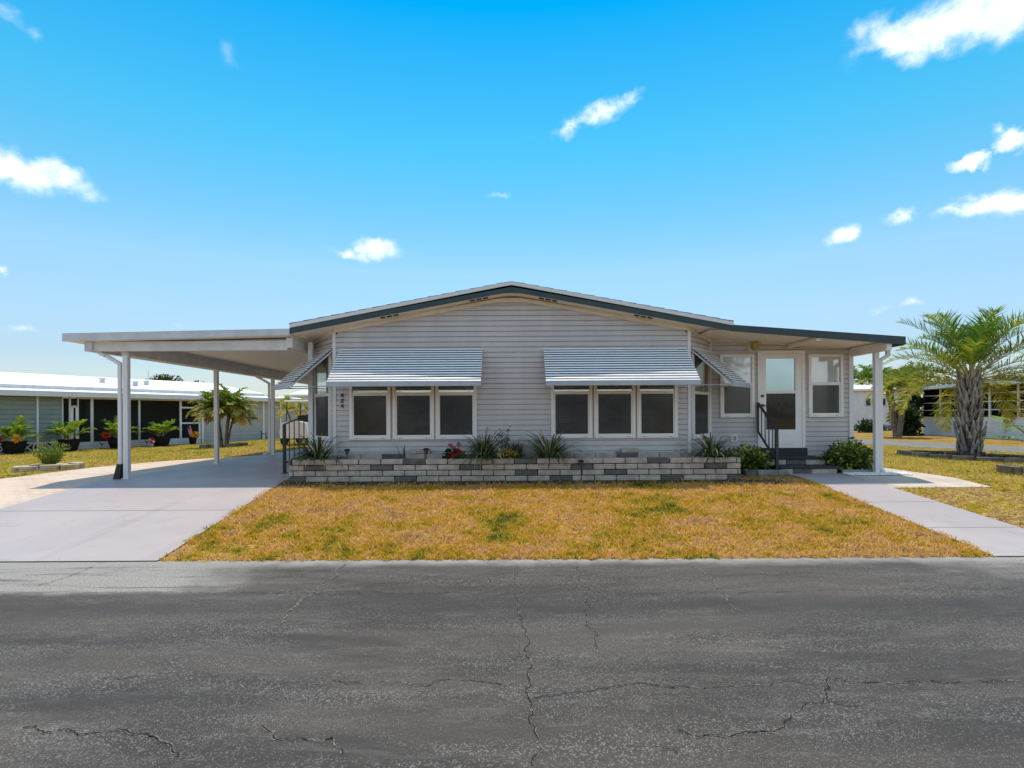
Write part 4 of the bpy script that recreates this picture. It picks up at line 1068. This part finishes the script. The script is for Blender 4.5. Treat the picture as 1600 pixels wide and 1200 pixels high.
random.seed(44)
def potted(label, u, D, flowers=None, s=1.0, fm='palmbright', nf=13):
    x, y = X(u, D), D; z = h(x, y)
    o = thing('potted_palm', label, 'potted plant', (x, y, z), 'black pots along the screened porch')
    m = MB(); m.lathe((x,y,z), [(0,.0),(.29*s,.0),(.37*s,.28*s),(.39*s,.46*s),(.41*s,.47*s),(.41*s,.52*s),(.36*s,.52*s),(.35*s,.47*s),(0,.46*s)], 24); obj('pot', m, M['pot'], o)
    m = MB()
    for i in range(nf):
        az = i*ga + random.uniform(-.5,.5); q = i/(nf-1)
        frond(m, (x+.05*math.cos(az), y+.05*math.sin(az), z+.45*s), az, R(84-44*q+random.uniform(-8,8)), random.uniform(.65,1.2)*s, random.uniform(.5,1.0)+.75*q, 15, .36*s, .075, .15, .95, .32, .25, sag=.4)
    obj('foliage', m, [M[fm], M['rachis']], o)
    if flowers:
        for k, (dx, mt) in enumerate(flowers):
            f = MB(); leafball(f, (x+dx*s, y-.30*s, z+.62*s), (.16*s,.1,.14*s), 70, .09, .08, 0, 1); obj('flower_head', f, M[mt], o)
potted('potted palm with yellow and dark pink flowers, leftmost at the photo edge', 22, 22.0, [(.38,'orange'),(-.36,'pink')])
potted('potted palm in front of the screened porch door', 107, 23.6)
potted('potted palm with red flowers half hidden by the front carport post', 184, 25.4, [(-.32,'red')])
potted('potted palm before the dark porch screen right of the front carport post', 252, 27.1)
# flag pot
x, y = X(301,29.0), 29.0; z = h(x,y)
o = thing('flower_pot', 'small black pot with orange flowers and a little striped flag', 'potted plant', (x,y,z))
m = MB(); m.lathe((x,y,z), [(0,0),(.15,0),(.2,.38),(.18,.38),(0,.34)], 16); obj('pot', m, M['pot'], o)
f = MB(); leafball(f, (x+.14,y-.05,z+.52), (.2,.15,.14), 90, .09, .08, 0, 1); obj('flowers', f, M['orange'], o)
fl = MB()
M['flagr'] = mat('flag_red', (.55,.03,.04), .8); M['flagw'] = mat('flag_white', (.75,.75,.75), .8); M['flagb'] = mat('flag_blue', (.06,.10,.30), .8)
dn = Vector((.28,-.05,-.78)).normalized(); sd = Vector((.9,-.1,.35)).normalized(); o0 = Vector((x-.26,y-.12,z+.92))
for k in range(7):
    a0_, a1_ = o0+sd*(k*.036), o0+sd*((k+1)*.036); s0 = .18 if k < 4 else 0
    for s_, e_, mi in ((0, s0, 2), (s0, .50, k % 2)):
        if e_ > s_: fl.add([a0_+dn*s_, a1_+dn*s_, a1_+dn*e_, a0_+dn*e_, a0_+dn*s_+Vector((0,.006,0)), a1_+dn*s_+Vector((0,.006,0)), a1_+dn*e_+Vector((0,.006,0)), a0_+dn*e_+Vector((0,.006,0))], [(0,1,2,3),(7,6,5,4)], mi)
obj('flag', fl, [M['flagr'], M['flagw'], M['flagb']], o)
fp = MB(); fp.tube([(x,y,z+.3), o0+sd*.0], .008, 5); obj('flag_stick', fp, M['trunk'], o)
for u, D, lab in ((159,24.3,'tall solar stake light between the second and third potted palms'),(229,26.4,'tall solar stake light left of the red pinwheel')):
    xx = X(u,D); solar(lab, (xx,D,h(xx,D)), .42, 1.6)
xx, D = X(237.5,26.3), 26.3; zz = h(xx,D)
o = thing('pinwheel', 'red and white garden pinwheel on a thin stake by the porch', 'garden ornament', (xx,D,zz))
m = MB(); m.tube([(xx,D,zz),(xx,D,zz+.33)], .008, 5); obj('stake', m, M['white'], o)
m = MB()
for k in range(8):
    a = k*math.pi/4; c = Vector((xx,D-.02,zz+.33)); v1 = Vector((math.cos(a),-.15,math.sin(a)))*.17; v2 = Vector((math.cos(a+.6),.1,math.sin(a+.6)))*.15
    m.add([c, c+v1, c+v2, c+Vector((0,.012,0)), c+v1+Vector((0,.012,0)), c+v2+Vector((0,.012,0))], [(0,1,2),(5,4,3)], k % 4 == 3)
obj('vanes', m, [M['flagr'], M['flagw']], o)

# left lawn: shrub in stone ring, dry palm cluster
c = (X(74,12.7), 12.75)
ring('rough tan edging stone of the small ring on the left lawn', c, .62, 9, .17, M['tanstone'], 'stones of the small ring on the left lawn', hgt=.14, ry=.42)
mulch('dark soil inside the small stone ring on the left lawn', c, .52, .34)
o = thing('bush', 'feathery light green bush growing in the small stone ring', 'bush', (c[0], c[1], h(*c)))
m = MB(); s = MB(); b = Vector((c[0], c[1], h(*c)+.03))
for _ in range(26):
    v = rvec(); v.z = abs(v.z)*1.1+.9; v.normalize(); L = random.uniform(.40,.68); top = b+Vector((v.x*.75,v.y*.6,v.z))*L
    s.tube([b+Vector((v.x*.05,v.y*.05,0)), top], [.008,.003], 5)
    for k in range(34):
        q = random.uniform(.25,1.05); leafquad(m, b.lerp(top,q)+rvec()*.05, v+rvec()*.7, rvec(), .075, .024, random.uniform(.45,1.1))
obj('foliage', m, M['green'], o); obj('stems', s, M['trunk'], o)
random.seed(52)
c = (X(350,23.4), 23.4)
cluster_palm('dry multi trunk palm with yellow brown fronds in a stone ring, left lawn', (c[0],c[1],h(*c)), 5, 1.6, .42, 20, 1.12, 'palmdry', t0=-.12, t1=.75, az0=.4, rt=.042, npair=22, lw=.065, ll=.38)
ring('dark weathered edging stone around the dry palm cluster', c, .88, 10, .16, M['brownstone'], 'stones around the dry palm cluster', hgt=.13, ry=.6)
mulch('dark mulch under the dry palm cluster', c, .8, .5)

# behind the carport
def tree(label, x, y, ht, r, n_, matn='dkgreen', L=.28, w_=.14, group=None, name='tree', t0=.1, t1=.8, zs=.8):
    z = h(x, y); o = thing(name, label, 'tree', (x,y,z), group)
    m = MB(); m.tube([(x,y,z-.1),(x+.1,y,z+ht*.5),(x,y,z+ht-r*.5)], [.16,.12,.07], 8)
    for k in range(5):
        v = rvec(); m.tube([(x,y,z+ht-r*1.4), (x+v.x*r*.7, y+v.y*r*.7, z+ht-r*zs+abs(v.z)*r*.4)], [.06,.02], 6)
    obj('trunk', m, M['bark'], o)
    m = MB(); leafball(m, (x,y,z+ht-r*zs), (r,r,r*zs), n_, L, w_, t0, t1, fill=.3, clumps=14); obj('crown', m, M[matn], o)
tree('round green treetop rising above the white roof at left', X(258,52), 52, 5.75, 1.7, 1600)
tree('low dark treetop barely above the white roof near the vent pipe', X(315,56), 56, 5.05, 1.0, 600)
tree('dark treetop behind the far end of the sage home', X(425,60), 60, 3.9, 1.3, 500)
def simple_home(label, A, B, dep, zt, wm, wins=(), roof='whiteroof', lat=None):
    Mx, L = frame(A, B); z0 = h((A[0]+B[0])/2, (A[1]+B[1])/2)
    o = thing('mobile_home', label, 'house', ((A[0]+B[0])/2, (A[1]+B[1])/2, z0))
    w = MB(Mx); wall_plane(w, 0, L, z0+(.5 if lat else 0), zt, .16); w.box(0, L, .02, dep, z0+(.5 if lat else 0), zt-.01); obj('wall', w, M[wm], o)
    w = MB(Mx); w.prism([(-.3,zt+.16),(L+.3,zt+.16),(L+.3,zt),(-.3,zt)], -.35, dep+.3); w.add([(-.3,-.35,zt+.165),(L+.3,-.35,zt+.165),(L+.3,dep/2,zt+.7),(-.3,dep/2,zt+.7)], [(0,1,2,3)]); obj('roof', w, M[roof], o)
    for (xa, xb, za, zb) in wins:
        w = MB(Mx)
        for q in ((xa,xa+.08,za,zb),(xb-.08,xb,za,zb),(xa+.08,xb-.08,za,za+.08),(xa+.08,xb-.08,zb-.08,zb)): w.box(q[0],q[1],-.06,0,q[2],q[3])
        wo = obj('window', w, M['greymetal'], o)
        w = MB(Mx); w.poly([(xa+.05,-.03,za+.05),(xb-.05,-.03,za+.05),(xb-.05,-.03,zb-.05),(xa+.05,-.03,zb-.05)]); obj('pane', w, M['dkglass'], wo)
    if lat:
        w = MB(Mx); w.box(0, L, .03, .06, z0-.1, z0+.5); obj('skirt_backing', w, M['dark'], o)
        w = MB(Mx); x = 0
        while x < L-.4:
            for q in ((x,x+.4,z0+.44,z0+.5),(x,x+.05,z0,z0+.5)): w.box(q[0],q[1],-.01,.03,q[2],q[3])
            w.bar((x+.05,0,z0+.05),(x+.4,0,z0+.45),.035,.035); w.bar((x+.4,0,z0+.05),(x+.05,0,z0+.45),.036,.036); x += .42
        obj('lattice_skirt', w, M['greymetal'], o)
    return o
simple_home('distant white home seen between carport posts behind the handrail', (X(458,46),46), (X(540,46),46), 6, 3.3, 'whitewall', [(2.2,3.4,1.5,2.5)])
random.seed(61)
cluster_palm('yellow orange leaved palm growing behind the carport handrail', (X(466,31),31,h(-12,31)), 3, 1.5, .6, 10, 1.2, 'palmdry', t0=.1, t1=.8, rt=.05, npair=18, lw=.05)
# golf cart
gcx, gcy = X(475,23.5), 23.5; gz = h(gcx,gcy)+.012
gc = thing('golf_cart', 'white golf cart parked beyond the carport behind the handrail', 'golf cart', (gcx,gcy,gz))
m = MB(); m.prism([(-.55,.30),(.55,.30),(.58,.55),(.52,.92),(.2,1.0),(-.2,1.0),(-.52,.92),(-.58,.55)], -1.15, -.65); m.box(-.55,.55,-.65,1.1,.30,.42); m.box(-.55,.55,.15,1.1,.42,.70)
m.v = [(x+gcx,y+gcy,z+gz) for x,y,z in m.v]; obj('body', m, M['white'], gc)
m = MB(); m.cbox(-.5,.5,.15,.65,.71,.84,.03); m.cbox(-.5,.5,.60,.70,.86,1.25,.03); m.v = [(x+gcx,y+gcy,z+gz) for x,y,z in m.v]; obj('seat', m, M['blackpl'], gc)
m = MB(); m.cbox(-.56,.56,-.75,1.0,1.80,1.86,.02); m.v = [(x+gcx,y+gcy,z+gz) for x,y,z in m.v]; obj('roof', m, M['white'], gc)
for sx_, sy_ in ((-1,-1),(1,-1),(-1,1),(1,1)):
    m = MB(); m.tube([(gcx+sx_*.48,gcy+(-.75 if sy_ < 0 else .8),gz+.45),(gcx+sx_*.48,gcy+(-.6 if sy_ < 0 else .85),gz+1.8)], .02, 6); obj('roof_post', m, M['blackpl'], gc)
    m = MB(); m.tube([(gcx+sx_*.42,gcy+sy_*.8,gz+.22),(gcx+sx_*.60,gcy+sy_*.8,gz+.22)], .22, 16); obj('wheel', m, M['blackpl'], gc)

tgt = simple_home('white home across the street, seen only as a reflection in the window panes', (9,-13), (-7,-13), 7, 2.9, 'whitewall', [(2,3.2,1.2,2.3),(4,5.2,1.2,2.3),(9,10.2,1.2,2.3),(12,14,.9,2.3)])
random.seed(60)
tree('leafy tree across the street, seen only as a reflection', -13, -20, 7.5, 2.6, 900, 'dkgreen', .45, .25)
tree('taller leafy tree across the street, seen only as a reflection', 15, -19, 8.5, 3.0, 1000, 'dkgreen', .45, .25)
# right side homes
wx = 27.6
rh = thing('mobile_home', 'white home with dark screened porch across the side street behind the big palm', 'house', (wx,32,.12))
RM, RL = frame((wx+.35,37.0), (wx-.3,23.0)); z0 = .12
w = MB(RM); siding(w, lambda z: (0,RL), z0, 1.32, .3, .016, .03); obj('base_wall', w, M['whitewall'], rh)
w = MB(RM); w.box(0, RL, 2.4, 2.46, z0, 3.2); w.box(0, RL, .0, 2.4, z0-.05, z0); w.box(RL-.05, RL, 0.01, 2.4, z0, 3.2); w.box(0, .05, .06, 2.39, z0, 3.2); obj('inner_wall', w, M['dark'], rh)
w = MB(RM); w.poly([(0,.01,1.3),(RL,.01,1.3),(RL,.01,3.15),(0,.01,3.15)]); obj('porch_screen', w, M['insect'], rh)
w = MB(RM)
def rs(u):
    k = (u-CX)/F; Aq = Vector((wx+.35,37.0)); dq = Vector((-.65,-14.0)).normalized(); return (k*Aq.y-Aq.x)/(dq.x-k*dq.y)
for u in (1435, 1470, 1508, 1547, 1592, 1640): w.box(rs(u)-.07, rs(u)+.07, -.04, .05, 1.32, 3.15)
for zz in (1.32, 1.78, 2.26, 2.74): w.box(0, RL, -.03, .04, zz-.03, zz+.03)
obj('porch_frame', w, M['whitemetal'], rh)
w = MB(RM); w.box(-1.2, RL+.4, -.9, 7, 3.15, 3.36); obj('roof', w, M['whitewall'], rh)
simple_home('far white home with patterned block skirt seen left of the right porch post', (X(1325,47),47), (X(1416,47),47), 7, 3.55, 'whitewall', [(1.45,2.0,2.2,2.95),(2.1,3.3,2.2,2.95)], lat=True)
random.seed(71)
o = thing('porch_shrub', 'dark green shrub mass at the corner of the white screened home', 'shrub', (X(1415,36),36,.12))
m = MB(); leafball(m, (X(1414,36),36,1.1), (1.0,.8,1.15), 1700, .26, .15, .05, .7, zmin=.1, clumps=18); leafball(m, (X(1424,37),37,2.2), (.7,.6,.9), 700, .26, .15, .05, .8, clumps=10); obj('foliage', m, M['dkgreen'], o)
s = MB()
for k in range(6): s.tube([(X(1414,36)+k*.1-.3,36,.1),(X(1414,36)+k*.3-.7,36,1.6)], [.05,.02], 6)
obj('stems', s, M['trunk'], o)
x = X(1386,40); tag_o = thing('porch_shrub', 'low dark shrub beside the patterned skirt of the far white home', 'shrub', (x,42,.12))
m = MB(); leafball(m, (x,42,.55), (1.0,.6,.5), 700, .22, .13, .05, .6, zmin=.1, clumps=12); obj('foliage', m, M['dkgreen'], tag_o)
random.seed(81)
cluster_palm('leaning palm cluster behind right porch downspout', (X(1402,33),33,.12), 4, 3.2, .8, 9, 1.35, 'palmtop', t0=.2, t1=1.0, rt=.10, npair=26, lw=.07)
cluster_palm('green palm above the far white roof, nearest the right porch wall', (X(1342,54),54,.12), 2, 5.3, .7, 12, 1.9, 'palmtop', 'far palms beyond the white home', t0=.0, t1=.8, rt=.10, npair=20, lw=.09)
cluster_palm('green palm above the far white roof, just left of the porch post', (X(1364,52),52,.12), 2, 4.6, .6, 12, 1.9, 'palmtop', 'far palms beyond the white home', t0=.0, t1=.8, rt=.10, npair=20, lw=.09)
tree('leafy green tree behind the right downspout and palm cluster', X(1420,50), 50, 6.2, 2.2, 1700, 'green', .34, .16)
tree('broad distant tree behind the big palm crown', X(1500,66), 66, 6.6, 3.0, 1500, 'dkgreen', .4, .2)
tree('broad distant tree behind the roof at the right edge', X(1590,62), 62, 6.2, 2.6, 1300, 'dkgreen', .4, .2)

random.seed(90)
m = MB()
for i in range(150):                       # far belt of trees all round
    a = random.uniform(0, 2*math.pi); rr = random.uniform(150, 230); hh = random.uniform(3.5, 7.0)
    leafball(m, (rr*math.sin(a), rr*math.cos(a), hh*.5), (random.uniform(5,11), random.uniform(5,11), hh*.55), 120, 1.5, .9, .0, .6, fill=.55, clumps=8)
tag(obj('far_wood', m, M['dkgreen']), 'low dark belt of far off trees along the horizon', 'trees', None, 'stuff')
# ---------------------------------------------------------------- sky, sun, camera
SUN_EL = 75.5
wd = bpy.data.worlds.new('World'); SC.world = wd; wd.use_nodes = True; nt = wd.node_tree; nt.nodes.clear(); n = N(nt)
out = nt.nodes.new('ShaderNodeOutputWorld')
sky = n('TexSky', sky_type='NISHITA', sun_disc=False, sun_elevation=R(SUN_EL), sun_rotation=0.0, air_density=1.0, dust_density=.6, ozone_density=2.0)
vec = n('TexCoord').outputs['Generated']; sp = n('SeparateXYZ', ins={0: vec})
el = n.math('ARCSINE', sp.outputs[2]); az = n.math('ARCTAN2', sp.outputs[0], sp.outputs[1])
ae = n('CombineXYZ', ins={0: az, 1: el}).outputs[0]
nz = n.noise(n('Mapping', ins={'Vector': vec, 'Scale': (1,1,1.5)}).outputs[0], 16, 9, .62, .35)
wn = n('TexNoise', ins={'Vector': vec, 'Scale': 17.0, 'Detail': 7.0, 'Roughness': .62, 'Distortion': .3}).outputs['Color']
wn = n('VectorMath', operation='SCALE', ins={0: n('VectorMath', operation='SUBTRACT', ins={0: wn, 1: (.5,.5,.5)}).outputs[0], 'Scale': .055}).outputs[0]
ae = n('VectorMath', operation='ADD', ins={0: ae, 1: wn}).outputs[0]
acc = None
CL_ = [(1395,58,75,34,.9,-.3),(1480,38,110,46,1.1,0),(1570,22,100,46,1.1,0),(1350,80,40,26,.6,.3),(945,176,66,18,.8,.26),(895,198,34,14,.55,.2),(985,160,30,8,.5,-.1),(40,268,95,36,1.1,0),(105,282,60,22,.85,-.2),(588,388,44,20,1.0,0),(540,394,26,9,.5,0),
       (1540,318,58,24,1.15,0),(1500,335,50,14,.8,0),(1583,322,40,20,1.,0),(1522,252,32,15,1.15,0),(1588,214,36,20,1.1,0),(1560,205,16,14,.7,0),(1323,368,27,13,.8,0),(1415,336,38,13,.9,.2),
       (12,32,34,20,.4,0),(48,52,22,18,.38,.9),(362,85,26,34,.22,0),(780,305,34,7,.36,0),(3,420,14,10,.6,0),(1375,482,26,9,.38,0),(1425,474,20,8,.34,0),(25,517,40,8,.36,0),(280,505,24,10,.25,0),(830,215,16,6,.3,0)]
for u, v, ww, hh, amp, rot in CL_:
    dv = Vector(((u-CX)/F, 1, -((v-CY)+ROLL*(u-CX))/F)).normalized()
    a_, e_ = math.atan2(dv.x, dv.y), math.asin(dv.z)
    k = math.cos(a_)**2; ka = k if k > .3 else .3
    wa, we = ww/F*ka*1.25, hh/F*math.cos(e_)*math.cos(a_)*1.25
    d1 = n('VectorMath', operation='SUBTRACT', ins={0: ae, 1: (a_, e_, 0)}).outputs[0]
    if rot: d1 = n('VectorRotate', rotation_type='Z_AXIS', ins={'Vector': d1, 'Angle': -rot}).outputs[0]
    d1 = n('VectorMath', operation='MULTIPLY', ins={0: d1, 1: (1/wa, 1/we, 0)}).outputs[0]
    ln = n('VectorMath', operation='LENGTH', ins={0: d1}).outputs['Value']
    val = n.math('MULTIPLY', n.math('SUBTRACT', 1.0, ln, clamp=True), amp)
    acc = val if acc is None else n.math('MAXIMUM', acc, val)
fl_ = n.mapr(acc, .0, .35, smooth=False)
nz2 = n.noise(vec, 48, 6, .6, .2)
nn_ = n.math('ADD', n.math('MULTIPLY', n.math('SUBTRACT', nz, .5), 1.7), n.math('MULTIPLY', n.math('SUBTRACT', nz2, .5), .55))
cl = n.mapr(n.math('ADD', acc, n.math('MULTIPLY', nn_, fl_)), .06, 1.08)
# unseen cumulus added behind and above the viewer to whiten the facade's fill light
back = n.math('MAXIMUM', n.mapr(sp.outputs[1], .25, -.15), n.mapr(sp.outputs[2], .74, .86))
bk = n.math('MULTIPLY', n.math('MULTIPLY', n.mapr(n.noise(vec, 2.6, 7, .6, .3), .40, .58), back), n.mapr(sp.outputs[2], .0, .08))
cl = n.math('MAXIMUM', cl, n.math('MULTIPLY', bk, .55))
hs0 = n('HueSaturation', ins={'Color': sky.outputs[0], 'Hue': .487, 'Saturation': 1.35, 'Value': 1.0}).outputs[0]
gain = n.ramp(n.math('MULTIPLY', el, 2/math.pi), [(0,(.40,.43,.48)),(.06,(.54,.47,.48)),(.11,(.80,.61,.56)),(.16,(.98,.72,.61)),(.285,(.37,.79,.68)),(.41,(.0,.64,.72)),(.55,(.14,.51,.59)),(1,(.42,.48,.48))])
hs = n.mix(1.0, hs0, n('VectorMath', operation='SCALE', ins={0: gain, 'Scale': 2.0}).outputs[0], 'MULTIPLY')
SKYW = 9.6
cshade = n.mix(n.mapr(n.noise(n('Mapping', ins={'Vector': vec, 'Location': (0,0,.012)}).outputs[0], 30, 6, .6), .35, .62), (SKYW*.80, SKYW*.87, SKYW*.96), (SKYW*1.05, SKYW*1.05, SKYW*1.05))
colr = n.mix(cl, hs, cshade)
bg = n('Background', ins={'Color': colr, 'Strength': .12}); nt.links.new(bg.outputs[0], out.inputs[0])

sl = bpy.data.lights.new('sun', 'SUN'); sl.energy = 3.5; sl.angle = R(.53); sl.color = (1, .90, .76)
so = bpy.data.objects.new('sun', sl); COL.objects.link(so); so.rotation_euler = (-R(90-SUN_EL), 0, 0); so.location = (0, 30, 60)
cam = bpy.data.cameras.new('camera'); co = bpy.data.objects.new('camera', cam); COL.objects.link(co)
co.location = (0, 0, CAMZ); co.rotation_euler = (R(90), ROLL, 0)
cam.sensor_width = 36; cam.lens = F/1600*36; cam.shift_x = 0; cam.shift_y = (CY-600)/1600; cam.clip_end = 3000; cam.clip_start = .05
SC.camera = co
SC.view_settings.view_transform = 'Standard'; SC.view_settings.look = 'None'; SC.view_settings.exposure = 0.27; SC.view_settings.gamma = 1
SC.cycles.max_bounces = 8; SC.cycles.transparent_max_bounces = 12
